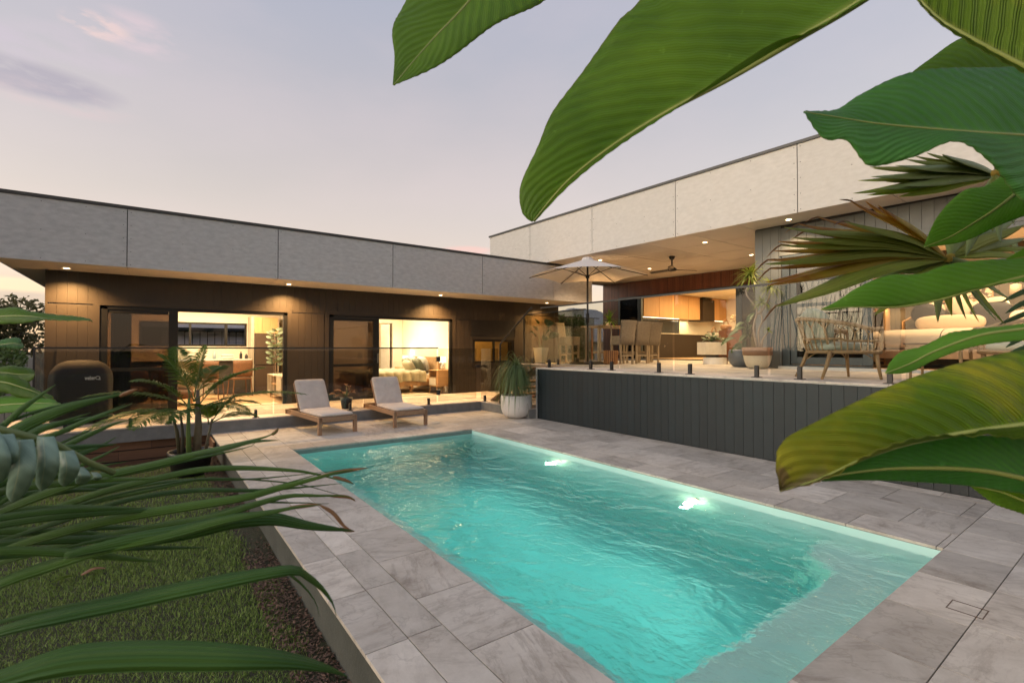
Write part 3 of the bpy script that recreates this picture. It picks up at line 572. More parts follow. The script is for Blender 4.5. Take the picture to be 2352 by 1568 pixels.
boards2(4.915, 4.42, TZ, 3.71); boards2(4.42, -3.2, 3.235, 3.66)
x = XW+.01
while x < 13.9: piece('cladding_board', (.144, .012, 2.7), (x+.075, 4.909, TZ+1.35), GREYC, wingR, .002); x += .15
bx('door_sill', mat('pale_sill', (.55,.55,.53)), wingR, (XW-.10, -1, TZ, XW+.02, 4.44, TZ+.05))
bx('door_surround', GREYC, wingR, (XW-.02, -1.1, 3.14, XW-.002, 4.44, 3.23))
d = bx('sliding_door', FRAMEG, wingR, (XW-.01, 4.27, 1.07, XW+.10, 4.40, 3.14), (XW-.01, -1.0, 3.06, XW+.10, 4.27, 3.14), (XW-.01, 2.98, 1.07, XW+.10, 4.27, 1.10), bevel=.004)
bx('panel_frame', FRAMEG, d, (XW+.02, 4.16, 1.11, XW+.06, 4.265, 3.05), (XW+.02, 2.98, 1.11, XW+.06, 3.12, 3.05), (XW+.02, 3.12, 1.11, XW+.06, 4.16, 1.24), (XW+.02, 3.12, 2.16, XW+.06, 4.16, 2.22), (XW+.02, 3.12, 2.93, XW+.06, 4.16, 3.05), bevel=.004)
bx('glass', GLR, d, (XW+.036, 3.12, 1.24, XW+.042, 4.16, 2.93))
# bedroom in the raised wing
bx('room_floor', FLOORW, wingR, (XW+.1, -1.2, TZ, 13.0, 4.8, TZ+.03)); bx('room_ceiling', CEILW, wingR, (XW+.1, -1.2, 3.4, 13.1, 4.8, 3.45))
bx('room_wall', mat('dark_olive_panel', (.115,.095,.06), (.10,.08,.05), 3, .6), wingR, (13.02, -1.2, TZ+.03, 13.1, 4.8, 3.4), (XW+.1, 4.74, TZ+.03, 13.0, 4.8, 3.4), (XW+.1, -1.3, TZ+.03, 13.0, -1.2, 3.4))
y = 4.7
while y > -1.1: piece('wall_board', (.012, .174, 2.3), (13.012, y-.09, TZ+1.2), MATS['dark_olive_panel'], wingR, .004); y -= .18
lamp('AREA', 'room_lamp', (11.6, 1.8, 3.3), 130, (1, .64, .34), wingR, 1.8, 2.4)
# back wall of the covered terrace: red timber slats, glazed doors and the kitchen opening
XB = 14.0
bx('wall', BLK, wingR, (XB+.03, 12.35, TZ, XB+.15, 13.12, 3.84), (XB+.03, 4.9, 3.28, XB+.15, 12.35, 3.80), (XB+.15, 13.0, TZ, 19.8, 13.12, 3.84))
y = 13.12
while y > 4.95:
    low = TZ if y > 12.36 else 3.28
    piece('timber_slat', (.03, .062, zb(y)-low+.005), (XB+.013, y-.033, (zb(y)+low)/2), MERB, wingR); y -= .069
d = bx('glazed_door', FRAMEG, wingR, (XB-.02, 12.26, TZ+.02, XB+.08, 12.34, 3.27), (XB-.02, 11.28, TZ+.02, XB+.08, 11.44, 3.27), (XB-.02, 4.92, 3.20, XB+.08, 12.26, 3.275), (XB-.02, 7.62, TZ+.02, XB+.08, 7.78, 3.2), (XB-.02, 6.3, TZ+.02, XB+.08, 6.4, 3.2), (XB-.02, 4.92, TZ+.005, XB+.08, 12.26, TZ+.03), bevel=.004)
bx('glass', GLR, d, (XB+.02, 11.44, TZ+.03, XB+.026, 12.26, 3.2)); bx('glass', GLR, d, (XB+.02, 6.4, TZ+.03, XB+.026, 7.62, 3.2)); bx('glass', GLR, d, (XB+.02, 4.95, TZ+.03, XB+.026, 6.3, 3.2))
bx('room_floor', FLOORW, wingR, (XB+.1, 5, TZ, 19.7, 12.9, TZ+.03)); bx('room_ceiling', CEILW, wingR, (XB+.15, 5, 3.46, 19.7, 12.9, 3.5))
bx('room_wall', WALLW, wingR, (XB+.15, 11.90, TZ+.03, 19.7, 11.98, 3.46), (19.6, 5, TZ+.03, 19.7, 11.9, 3.46), (XB+.15, 5.0, TZ+.03, 19.6, 5.08, 3.46))
lamp('AREA', 'kitchen_lamp', (16.4, 8.8, 3.4), 300, (1, .66, .32), wingR, 3, 3.4)
# ================================================================ GLASS FENCES
def spigot(par, x, y, z, h=.13):
    piece('spigot', (.045, .045, h), (x, y, z+h/2+.006), BLK, par, .006); piece('spigot_base', (.10, .10, .008), (x, y, z+.0045), BLK, par, .002)
t = thing('glass_pool_fence', 'frameless glass pool fence with thin black top rail along the lower deck', 'glass fence', (2, 9.52, .2))
gx_ = [-1.33, .10, 1.74, 3.36, 4.98]
for a, b_ in zip(gx_, gx_[1:]): bx('glass_panel', GLS, t, (a+.012, 9.514, .24, b_-.012, 9.526, 1.395))
bx('top_rail', BLK, t, (-1.35, 9.505, 1.395, 5.0, 9.535, 1.42)); bx('end_post', BLK, t, (-1.35, 9.505, .2, -1.325, 9.535, 1.394))
bx('glass_panel', GLS, t, (-1.345, 9.55, .24, -1.335, 11.45, 1.395)); bx('top_rail', BLK, t, (-1.355, 9.537, 1.395, -1.325, 11.49, 1.42))
for x in (-1.0, -.26, .24, 1.46, 2.2, 3.1, 3.9, 4.78): spigot(t, x, 9.52, .2)
t = thing('glass_pool_gate', 'frameless glass gate with black hinges beside the corner of the lower deck', 'glass gate', (5.0, 9.52, .2))
bx('glass_panel', GLS, t, (5.01, 9.514, .26, 5.98, 9.526, 1.40))
for z in (.45, 1.17): s = MB(); s.tube([(5.0, 9.50, z-.055), (5.0, 9.50, z+.055)], .045, 6); s.build('hinge', BLK, t)
bx('latch', BLK, t, (5.94, 9.49, .98, 6.08, 9.512, 1.02), (6.0, 9.48, .96, 6.04, 9.49, 1.04), bevel=.004)
t = thing('glass_stair_fence', 'glass balustrade at the deck corner rising with the black stair handrail', 'glass fence', (6.1, 8.6, .2))
bx('glass_panel', GLS, t, (6.098, 8.83, .24, 6.110, 9.50, 1.40)); s = MB()
s.add([(x, y, z) for x in (6.15, 6.162) for y, z in ((8.80, .3), (7.72, .95), (7.72, 2.2), (8.80, 1.49))], [(0,1,2,3),(7,6,5,4),(0,4,5,1),(1,5,6,2),(2,6,7,3),(3,7,4,0)]); s.build('glass_panel', GLS, t)
s = MB(); s.tube([(6.155, 8.81, 1.50), (6.155, 7.70, 2.225)], .017, 8); s.build('handrail', BLK, t); bx('post', BLK, t, (6.143, 8.80, .2, 6.167, 8.825, 1.5))
for y in (9.35, 8.72): spigot(t, 6.104, y, .2)
t = thing('glass_terrace_fence', 'glass fence with slim dark rail along the front edge of the raised terrace', 'glass fence', (6.4, 3, TZ))
GLT = glass_mat('terrace_glass', (.74, .78, .77), .05, k=.3)
gy = [7.70, 5.62, 4.55, 3.12, 1.72, .3, -1.3]
for a, b_ in zip(gy, gy[1:]): bx('glass_panel', GLT, t, (6.394, b_+.02, TZ+.04, 6.406, a-.02, 2.215))
bx('top_rail', TRIM, t, (6.38, -1.3, 2.215, 6.42, 7.70, 2.24))
for y in (7.45, 6.30, 5.80, 4.82, 4.27, 3.28, 2.75, 1.84, 1.2, .1): spigot(t, 6.40, y, TZ, .15)
t = thing('glass_stairwell_fence', 'glass fence with black rail guarding the stairwell at the far end of the terrace', 'glass fence', (7.65, 9.9, TZ))
GLA = glass_mat('bronze_glass', (.78, .70, .50), .06, k=.9)
bx('glass_panel', GLA, t, (7.654, 8.75, TZ+.04, 7.664, 9.86, 2.25)); bx('glass_panel', GLA, t, (7.654, 7.75, TZ+.04, 7.664, 8.72, 2.25)); bx('glass_panel', GLA, t, (7.68, 9.894, TZ+.04, 8.85, 9.904, 2.25)); bx('glass_panel', GLA, t, (8.88, 9.894, TZ+.04, 10.2, 9.904, 2.25))
bx('top_rail', BLK, t, (7.645, 7.7, 2.25, 7.675, 9.88, 2.275)); bx('top_rail', BLK, t, (7.645, 9.885, 2.25, 10.4, 9.915, 2.275)); bx('post', BLK, t, (7.645, 9.885, TZ, 7.675, 9.915, 2.249))
for q in ((7.66, 9.55), (7.66, 8.6), (7.9, 9.9), (8.7, 9.9), (9.1, 9.9)): spigot(t, *q, TZ)

# ================================================================ SUN LOUNGERS
CUSH = mat('lounger_fabric', (.64, .56, .49), (.53, .46, .40), 5, .9, .9, 9, sheen=.3, bd=.03)
def lounger():
    # foot at y=0, head towards +y, centre x=0
    t = thing('sun_lounger', 'teak sun lounger with pale pink cushion and raised back, standing nearer the palm', 'sun lounger', (0, 0, 0), 'teak loungers in front of the glass fence')
    for x in (-.31, .31): s = MB(); s.bar((x, 0, .26), (x, 1.72, .26), .04, .085); s.build('side_rail', TEAK, t, bevel=.004)
    s = MB(); s.bar((-.29, .0, .26), (.29, .0, .26), .04, .085); s.build('end_rail', TEAK, t, bevel=.004); s = MB(); s.bar((-.29, 1.72, .26), (.29, 1.72, .26), .04, .085); s.build('end_rail', TEAK, t, bevel=.004)
    for x in (-.315, .315):
        for y in (.03, 1.69): s = MB(); s.box(x-.03, y-.03, 0, x+.03, y+.03, .30); s.build('leg', TEAK, t, bevel=.004)
    for k in range(7): s = MB(); s.box(-.285, .08+.155*k, .262, .285, .19+.155*k, .282); s.build('seat_slat', TEAK, t)
    a = R(58); up = Vector((0, math.cos(a), math.sin(a))); nrm = Vector((0, -math.sin(a), math.cos(a))); b0 = Vector((0, 1.10, .29))
    for x in (-.27, .27): s = MB(); s.bar(b0+Vector((x, 0, 0)), b0+Vector((x, 0, 0))+up*.62, .045, .03, up=nrm); s.build('back_rail', TEAK, t, bevel=.004)
    for k in range(5): s = MB(); p = b0+up*(.05+.13*k); s.bar(p-Vector((.245, 0, 0)), p+Vector((.245, 0, 0)), .015, .09, up=up); s.build('back_slat', TEAK, t)
    s = MB(); s.pillow((0, .56, .325), (.60, 1.10, .085), n=14, e=.16, lump=.06, seed=2); s.build('seat_cushion', CUSH, t, smooth=True)
    rot = Matrix((Vector((1, 0, 0)), up, nrm)).transposed()
    s = MB(); s.pillow(b0+up*.33+nrm*.06, (.58, .66, .085), rot, n=14, e=.16, lump=.06, seed=5); bc = s.build('back_cushion', CUSH, t, smooth=True)
    for x in (-.22, .22): s = MB(); p = b0+up*.57+nrm*.105+Vector((x, 0, 0)); s.obox(p, (.035, .07, .012), rot); s.build('tie', CUSH, bc, bevel=.004)
    for x in (-.2, .2): s = MB(); p = b0+up*.03+nrm*.08+Vector((x, -.03, 0)); s.tube([p-Vector((.02,0,0)), p+Vector((0, -.02, .01)), p+Vector((.03, -.01, 0))], .008, 6); s.build('tie', CUSH, bc)
    return t
lg = lounger(); lg.scale = (.94, .95, .94); lg.location = (2.48, 8.20, 0); lg.rotation_euler = (0, 0, R(6)); lg2 = dup(lg, (3.76, 8.18, 0), R(-1), 'teak sun lounger with pale pink cushion on the right, nearer the bowl pot')
# ================================================================ BBQ UNDER ITS COVER
t = thing('covered_barbecue', 'gas barbecue under a black cover with sun-browned top, beside the house corner', 'barbecue', (-.92, 10.5, .2))
def cover_pt(u, v):  # u around, v up
    a = 2*math.pi*u; sg = lambda q, p: math.copysign(abs(q)**p, q)
    top = .90; prof = [(0, 1.0), (.3, 1.02), (.72, 1.03), (.80, 1.0), (.84, .93), (.90, .75), (.96, .46), (1, .02)]
    for (v0, r0), (v1, r1) in zip(prof, prof[1:]):
        if v <= v1: r = r0+(r1-r0)*(v-v0)/(v1-v0); break
    zz = .06 + .80*min(v/.8, 1) + (.23*math.sin((v-.8)/.2*math.pi/2) if v > .8 else 0)
    fold = 1 + (.025*math.sin(a*9+v*3) + .02*math.sin(a*5-v*6))*(1-v*.8)
    return Vector((-.92 + sg(math.cos(a), .55)*.38*r*fold, 10.55 + sg(math.sin(a), .55)*.30*r*fold, .2+zz*.93))
s = MB(); s.grid([[cover_pt(j/56, i/18*.8) for j in range(57)] for i in range(19)]); s.build('cover', mat('black_cover', (.006,.006,.007), (.010,.010,.010), 5, .6, .4, 20), t, smooth=True)
s = MB(); s.grid([[cover_pt(j/56, .8+i/8*.2) for j in range(57)] for i in range(9)]); s.build('cover_top', mat('faded_cover_top', (.028,.016,.010), (.010,.007,.006), 6, .8, .6, 25), t, smooth=True)
def text(body, loc, rot, size, m, par, name='lettering', bold=.0, sx=1, ext=.001):
    cu = bpy.data.curves.new(name, 'FONT'); cu.body = body; cu.size = size; cu.extrude = ext; cu.offset = bold; cu.materials.append(m)
    tmp = bpy.data.objects.new('tmp', cu); C.objects.link(tmp); bpy.context.view_layer.update(); me = bpy.data.meshes.new_from_object(tmp.evaluated_get(bpy.context.evaluated_depsgraph_get())); bpy.data.objects.remove(tmp); bpy.data.curves.remove(cu)
    o = bpy.data.objects.new(name, me); C.objects.link(o); o.parent = par; o.location = Vector(loc) - ORG[par.name]; o.rotation_euler = rot; o.scale = (sx, 1, 1); return o
LET = mat('white_print', (.75,.75,.73)); text('weber', (-.855, 10.222, .905), (R(90), 0, R(2)), .085, LET, t, bold=.002, sx=.58)
s = MB(); rr = []
for i in range(25):
    a = 2*math.pi*i/24; rr.append(Vector((-.698+.026*math.cos(a), 10.224, .931+.024*math.sin(a))))
s.tube(rr, .0045, 6); s.tube([(-.705, 10.223, .908), (-.662, 10.223, .904)], .0045, 6); s.build('lettering', LET, t)
for x in (-1.18, -.64): s = MB(); s.tube([(x-.02, 10.45, .255), (x+.02, 10.45, .255)], .055, 16); s.build('wheel', BLK, t)
s = MB(); s.box(-1.22, 10.35, .215, -.60, 10.75, .27); s.build('base_frame', BLK, t)

# ================================================================ ROOM FURNITURE, LOW WING
t = thing('kitchenette_bench', 'long white bench under the rear window of the living room', 'bench', (1, 15.2, .2)); bx('top', WPOT, t, (-.6, 14.9, 1.08, 2.18, 15.54, 1.12), bevel=.004); bx('cabinet', mat('dark_cabinet', (.05,.04,.03)), t, (1.35, 14.98, .2, 2.16, 15.53, 1.075), (-.6, 15.0, .2, .3, 15.53, 1.075))
t = thing('fridge', 'tall dark brown fridge under the oak cupboard in the living room', 'fridge', (2.5, 15.1, .2)); FR = mat('dark_fridge', (.085,.055,.035), (.07,.045,.03), 2, .4); bx('lower_door', FR, t, (2.26, 14.9, .2, 2.80, 15.5, .93), bevel=.01); bx('upper_door', FR, t, (2.26, 14.9, .945, 2.80, 15.5, 1.80), bevel=.01)
t = thing('overhead_cupboard', 'oak cupboard of three vertical boards above the dark fridge', 'cupboard', (2.5, 15.1, 1.8)); bx('carcass', mat('pale_carcass', (.5,.42,.32)), t, (2.17, 14.93, .2, 2.24, 15.55, 2.28), (2.24, 14.93, 2.26, 2.86, 15.55, 2.28), (2.82, 14.93, .2, 2.86, 15.55, 2.26))
for k in range(3): piece('board', (.19, .02, .44), (2.34+.193*k, 14.92, 2.035), OAK, t, .002)
t = thing('rolled_towel', 'folded white towel lying on the white kitchenette bench', 'towel', (1.6, 15.1, 1.12)); s = MB(); s.pillow((1.62, 15.1, 1.155), (.34, .22, .075), e=.3); s.pillow((1.62, 15.1, 1.215), (.32, .2, .065), e=.3); s.build('fold', mat('towel_white', (.75,.72,.64)), t, smooth=True)
for i, (x, h, r_, m_, lb_) in enumerate(((1.33, .20, .045, (.35,.45,.5), 'pale blue bottle left of the folded towel on the bench'), (1.95, .19, .035, (.02,.02,.02), 'black bottle with narrow neck right of the folded towel'), (2.08, .13, .04, (.05,.04,.04), 'short black canister beside the black bottle on the bench'))):
    s = MB(); s.lathe([(0, 0), (r_, 0), (r_, h*.7), (r_*.45, h*.82), (r_*.45, h), (0, h)], (x, 15.15, 1.121), 14); o = s.build(lb_.split()[2] if i == 0 else ('bottle' if i == 1 else 'canister'), mat(f'bottle_colour_{i}', m_, rough=.3), smooth=True, org=(x, 15.15, 1.12)); o.name = ('bottle', 'bottle', 'canister')[i]; tag(o, lb_, o.name.split('.')[0], 'bottles and canisters on the kitchenette bench')
RAT = mat('rattan_brown', (.26,.12,.05), (.15,.065,.03), 30, .6, .6, 60)
def dining_chair(x, y, rz, lab):
    t = thing('dining_chair', lab, 'chair', (0, 0, 0), 'woven dining chairs in the living room')
    s = MB(); s.box(-.22, -.22, .42, .22, .22, .46); s.build('seat', RAT, t, bevel=.01, local=True)
    s = MB(); s.grid([[Vector((-.23+.46*j/8, .22+.03*math.sin(j/8*math.pi), .5+.42*i/4)) for j in range(9)] for i in range(5)]); s.build('backrest', RAT, t, smooth=True, solid=.015, local=True)
    for a in (-.2, .2):
        for b_ in (-.2, .2): s = MB(); s.tube([(a, b_, .42), (a*1.15, b_*1.15, 0)], .014, 6); s.build('leg', RAT, t, local=True)
    t.location = (x, y, .178); t.rotation_euler = (0, 0, rz)
dining_chair(1.15, 13.9, R(160), 'woven brown dining chair behind the palm, left one at the bench'); dining_chair(1.85, 14.5, R(190), 'woven brown dining chair nearer the fridge')
t = thing('armchair', 'brown armchair with cream cushions behind the open living room door', 'armchair', (.35, 12.9, .2))
s = MB(); s.pillow((.35, 12.9, .42), (.8, .75, .24), e=.3); s.build('seat', mat('brown_leather', (.16,.075,.035)), t, smooth=True); s = MB(); s.pillow((.1, 12.95, .72), (.22, .75, .62), e=.3); s.build('backrest', MATS['brown_leather'], t, smooth=True)
for q, rz in (((.42, 12.8, .80), .3), ((.62, 12.75, .66), .7)): s = MB(); s.pillow(q, (.40, .12, .38), Matrix.Rotation(rz, 3, 'Y') @ Matrix.Rotation(.3, 3, 'Z'), e=.5); s.build('cushion', mat('cream_cushion', (.62,.52,.36)), t, smooth=True)
for x in (0, .7):
    for y in (12.6, 13.2): s = MB(); s.tube([(x, y, .18), (x, y, .34)], .02, 6); s.build('leg', OAKX, t)
t = thing('sofa', 'dark brown sofa seen through the fixed living room door', 'sofa', (-.5, 13.2, .2)); s = MB(); s.pillow((-.55, 13.3, .40), (1.0, .85, .36), e=.25); s.build('seat', MATS['brown_leather'], t, smooth=True); s = MB(); s.pillow((-.55, 13.72, .68), (1.0, .22, .6), e=.25); s.build('backrest', MATS['brown_leather'], t, smooth=True)
t = thing('tv_cabinet', 'low white and oak cabinet against the right wall of the living room', 'cabinet', (2.6, 12.9, .2))
bx('carcass', mat('cream_cabinet', (.62,.54,.42)), t, (2.36, 12.0, .34, 2.95, 12.02, .74), (2.36, 13.7, .34, 2.95, 13.72, .74), (2.36, 12.0, .74, 2.95, 13.72, .76), (2.36, 12.0, .32, 2.95, 13.72, .34), (2.36, 12.55, .34, 2.95, 12.57, .74), (2.36, 13.3, .34, 2.95, 13.32, .74), (2.90, 12.02, .34, 2.94, 13.7, .74))
bx('door', mat('cream_cabinet', (.62,.54,.42)), t, (2.35, 12.03, .35, 2.365, 12.54, .73)); bx('shelf', OAKX, t, (2.38, 12.58, .53, 2.9, 13.29, .55))
for q in ((2.42, 12.1), (2.42, 13.6), (2.88, 12.1), (2.88, 13.6)): s = MB(); s.tube([(*q, .178), (*q, .32)], .015, 6); s.build('leg', OAKX, t)
t = thing('doormat', 'pale woven mat just inside the open living room door', 'mat', (1.9, 11.9, .18)); bx('weave', mat('pale_mat', (.62,.56,.44), rough=.9, bmp=.6), t, (1.25, 11.72, .1765, 2.25, 12.1, .186))

# bed in the second room, head to the right wall
t = thing('bed', 'oak bed with crumpled sage duvet in the lit bedroom of the low wing', 'bed', (5.3, 13.2, .2))
bx('bed_frame', OAKX, t, (4.15, 12.35, .38, 6.40, 12.40, .56), (4.15, 13.95, .38, 6.40, 14.0, .56), (4.15, 12.4, .38, 4.2, 13.95, .56), (4.2, 12.4, .38, 6.4, 13.95, .42), bevel=.006); bx('headboard', OAKX, t, (6.47, 12.3, .3, 6.53, 14.05, 1.16), bevel=.01); bx('mattress', mat('white_linen', (.72,.68,.60)), t, (4.22, 12.42, .44, 6.44, 13.93, .70), bevel=.03)
for q in ((4.3, 12.5), (5.75, 12.5), (4.3, 13.85), (5.75, 13.85)): bx('leg', OAKX, t, (q[0]-.04, q[1]-.04, .178, q[0]+.04, q[1]+.04, .38))
SAGE = mat('sage_linen', (.40,.38,.26), (.33,.31,.21), 5, .95, .5, 70, sheen=.3)
rows = []
for i in range(61):
    x = 4.12 + 1.98*i/60; row = []
    for j in range(25):
        v = j/24; fold = .022*math.sin(i*.9+v*5) + .018*math.sin(i*.43-v*8+1) + .012*math.sin(i*1.7+v*3)
        if v < .35: k = v/.35; y = 12.30 - .02*math.sin(i*.9) - fold*.9; z = .50 + .23*k
        elif v < .45: k = (v-.35)/.1; y = 12.30+.10*k; z = .73+.05*math.sin(k*math.pi/2)+fold*.3
        else: k = (v-.45)/.55; y = 12.40+1.6*k; z = .78+fold*.6
        row.append(Vector((x, y, z + .02*math.sin(x*7)*(v < .35))))
    rows.append(row)
s = MB(); s.grid(rows); s.build('duvet', SAGE, t, smooth=True, solid=.03)
t0 = t
for i, (c_, sz, rx, m_, nm) in enumerate((((6.30, 12.95, .95), (.16, .62, .44), -.35, MATS['white_linen'], 'white pillow against the headboard, nearer the window side'), ((6.30, 13.6, .95), (.16, .62, .44), -.35, MATS['white_linen'], 'white pillow against the headboard on the far side of the bed'),
      ((6.12, 12.85, .93), (.15, .46, .42), -.5, mat('grey_green_velvet', (.20,.21,.15)), 'grey-green velvet cushion in front of the white pillow'), ((6.05, 13.4, .93), (.15, .46, .40), -.5, MATS['grey_green_velvet'], 'grey-green cushion on the far side of the bed'), ((5.88, 12.95, .90), (.16, .56, .36), -.6, mat('striped_cushion_cloth', (.52,.44,.30)), 'long beige cushion with dark piping lying on the sage duvet'))):
    s = MB(); s.pillow(c_, sz, Matrix.Rotation(rx+.35*0, 3, 'Y'), e=.45, lump=.08, seed=i); o = s.build('cushion', m_, smooth=True, org=c_); tag(o, nm, 'cushion', 'cushions piled on the bed')
t = thing('bedside_table', 'small oak bedside table with open shelf and splayed legs', 'bedside table', (6.35, 11.95, .2))
bx('carcass', OAKX, t, (6.12, 11.74, .40, 6.60, 11.76, .80), (6.12, 12.16, .40, 6.60, 12.18, .80), (6.12, 11.74, .80, 6.60, 12.18, .82), (6.12, 11.74, .38, 6.60, 12.18, .40), (6.14, 11.76, .60, 6.58, 12.16, .615), bevel=.004); bx('drawer', mat('cream_cabinet', (.62,.54,.42)), t, (6.115, 11.77, .41, 6.14, 12.15, .595), bevel=.003)
for a, b_ in ((6.16, 11.78), (6.16, 12.14), (6.56, 11.78), (6.56, 12.14)): s = MB(); s.tube([(a, b_, .38), (a+(-.03 if a < 6.3 else .03), b_+(-.03 if b_ < 11.9 else .03), .178)], .014, 6); s.build('leg', OAKX, t)
def table_lamp(x, y, z, lab, e=5):
    t = thing('table_lamp', lab, 'lamp', (x, y, z)); s = MB(); s.lathe([(0, 0), (.05, 0), (.058, .05), (.05, .13), (.02, .17), (.012, .2), (0, .2)], (x, y, z), 16); s.build('base', WPOT, t, smooth=True)
    s = MB(); s.lathe([(.10, .19), (.085, .36)], (x, y, z), 20); s.build('shade', glow_mat('lamp_shade_glow', (1, .78, .45), 3.2) if 'lamp_shade_glow' not in MATS else MATS['lamp_shade_glow'], t, smooth=True, solid=.003)
    lamp('POINT', 'bulb', (x, y, z+.40), e, (1, .74, .42), t, .04)
table_lamp(6.42, 11.95, .822, 'white table lamp with lit shade on the bedside table', 5); 
t = thing('bedside_table', 'bedside table hidden behind the pile of cushions, carrying the second lamp', 'bedside table', (6.4, 14.4, .2)); bx('carcass', OAKX, t, (6.15, 14.2, .4, 6.6, 14.6, .82))
for q in ((6.2, 14.25), (6.55, 14.25), (6.2, 14.55), (6.55, 14.55)): s = MB(); s.tube([(*q, .178), (*q, .4)], .014, 6); s.build('leg', OAKX, t)
table_lamp(6.42, 14.4, .822, 'lit table lamp behind the cushions on the far side of the bed', 9)
t = thing('rug', 'pale rug on the bedroom floor beside the bed', 'rug', (5.6, 12.1, .18)); bx('weave', mat('pale_mat', (.62,.56,.44)), t, (4.6, 11.75, .1765, 6.05, 12.6, .188))
t = thing('bath_towel', 'beige towel hanging on the bathroom wall seen through the inner door', 'towel', (5.7, 15.45, 1.4)); s = MB(); s.grid([[Vector((5.5+.46*j/10, 15.46-.012*math.sin(j*1.3), 1.30+.62*i/4)) for j in range(11)] for i in range(5)]); s.build('cloth', mat('cream_cushion', (.62,.52,.36)), t, smooth=True, solid=.015)

# ================================================================ TERRACE FURNITURE
# parasol
UC = Vector((8.50, 8.47, TZ)); t = thing('parasol', 'open white hexagonal parasol on a dark pole on the terrace', 'parasol', UC)
s = MB(); s.tube([UC+Vector((0, 0, .06)), UC+Vector((0, 0, 2.52))], .024, 12); s.build('pole', BLK, t, smooth=True)
s = MB(); s.tube([UC+Vector((0, 0, 1.0)), UC+Vector((0, 0, 1.22))], .042, 12); s.build('crank_housing', BLK, t, smooth=True)
s = MB(); s.obox(UC+Vector((0, 0, .03)), (.75, .5, .06)); s.obox(UC+Vector((-.28, .1, .1)), (.1, .1, .1)); s.build('base', mat('dark_base', (.05,.04,.03)), t, bevel=.01)
va = math.atan2(.592*1+.0, .806); vw = math.atan2(UC.y, UC.x); RAD = 1.42; apex = UC + Vector((0, 0, 2.56)); rim = 2.14
tip = lambda k: UC + Vector((math.cos(vw+math.pi/2+k*math.pi/3)*RAD, math.sin(vw+math.pi/2+k*math.pi/3)*RAD, rim))
UM = mat('parasol_cloth', (.82,.80,.78), (.78,.76,.74), 4, .9)
_nt = UM.node_tree; _b = _nt.nodes['Principled BSDF']; _tr = N(_nt, 'ShaderNodeBsdfTranslucent'); _tr.inputs[0].default_value = (.8, .72, .6, 1); _mx = N(_nt, 'ShaderNodeMixShader', i_0=.3)
_nt.links.new(_b.outputs[0], _mx.inputs[1]); _nt.links.new(_tr.outputs[0], _mx.inputs[2]); _nt.links.new(_mx.outputs[0], _nt.nodes['Material Output'].inputs[0])
s = MB()
for k in range(6):
    a, b_ = tip(k), tip(k+1); rows = []
    for i in range(9):
        u = i/8; row = []
        for j in range(9):
            v = j/8; p = apex.lerp(a.lerp(b_, v), .07+.93*u); p.z -= 0; sag = math.sin(math.pi*v)*u; p += (UC+Vector((0, 0, rim))-a.lerp(b_, .5)).normalized()*sag*u*.03; p.z += -.0 + .03*sag; row.append(p)
        rows.append(row)
    s.grid(rows)
s.build('canopy', UM, t, smooth=False, solid=.003)
s = MB(); s.lathe([(.16, 2.50), (.12, 2.575), (.02, 2.60)], UC, 12); s.build('vent_cap', UM, t, solid=.003)
for k in range(6): s = MB(); s.tube([UC+Vector((0, 0, 2.48)), tip(k)-Vector((0, 0, .02))], .010, 6); rb = s.build('rib', BLK, t); s = MB(); s.tube([UC+Vector((0, 0, 2.12)), (UC+Vector((0, 0, 2.50))).lerp(tip(k), .42)-Vector((0, 0, .02))], .009, 6); s.build('strut', BLK, rb)
s = MB(); s.tube([UC+Vector((0, 0, 2.08)), UC+Vector((0, 0, 2.16))], .045, 12); s.build('runner', BLK, t)
# bar stools and table
WICK = mat('grey_wicker', (.38,.31,.23), (.24,.19,.14), 30, .7)
_nt = WICK.node_tree; _v, _ = coords(_nt, False); _w = N(_nt, 'ShaderNodeTexWave', bands_direction='Z'); _w.inputs['Scale'].default_value = 22; _nt.links.new(_v, _w.inputs[0]); _w2 = N(_nt, 'ShaderNodeTexWave', bands_direction='X'); _w2.inputs['Scale'].default_value = 14; _nt.links.new(_v, _w2.inputs[0])
bump(_nt, mth(_nt, 'MULTIPLY', _w.outputs['Fac'], _w2.outputs['Fac']), .9, .012, _nt.nodes['Principled BSDF'])
def stool():
    t = thing('bar_stool', 'x', 'bar stool', (0, 0, 0), 'wicker bar stools round the bar table')
    rows = [[Vector((-.225+.45*j/8+ (.02*(j/4-1)*k), -.20-.10*k-.03*math.sin(j/8*math.pi), .50+.64*k)) for j in range(9)] for k in (0, .3, .6, .9, 1)]
    s = MB(); s.grid(rows); s.build('backrest', WICK, t, smooth=True, solid=.04, local=True)
    s = MB(); s.box(-.225, -.19, .50, .225, .24, .74); s.build('seat', WICK, t, bevel=.02, local=True)
    for a in (-.19, .19):
        for b_ in (-.19, .20): s = MB(); s.box(a-.024, b_-.024, 0, a+.024, b_+.024, .50); s.build('leg', TEAKG, t, bevel=.004, local=True)
    for q in ((-.165, -.205, .20, .165, -.175, .235), (-.165, .185, .28, .165, .215, .315), (-.205, -.165, .24, -.175, .175, .275), (.175, -.165, .24, .205, .175, .275)): s = MB(); s.box(*q); s.build('stretcher', TEAKG, t, local=True)
    return t
st0 = stool(); st0.scale = (.9, .92, .93); st0.location = (9.32, 8.10, TZ); st0.rotation_euler = (0, 0, R(-14)); st0['label'] = 'wicker bar stool at the left of the three with their backs to the pool'
dup(st0, (10.02, 8.22, TZ), R(-10), 'middle wicker bar stool of the three with their backs to the pool'); dup(st0, (10.66, 8.36, TZ), R(-6), 'wicker bar stool at the right end of the row, nearest the kitchen')
dup(st0, (8.85, 9.5, TZ), R(200), 'wicker bar stool on its own at the left end behind the parasol pole')
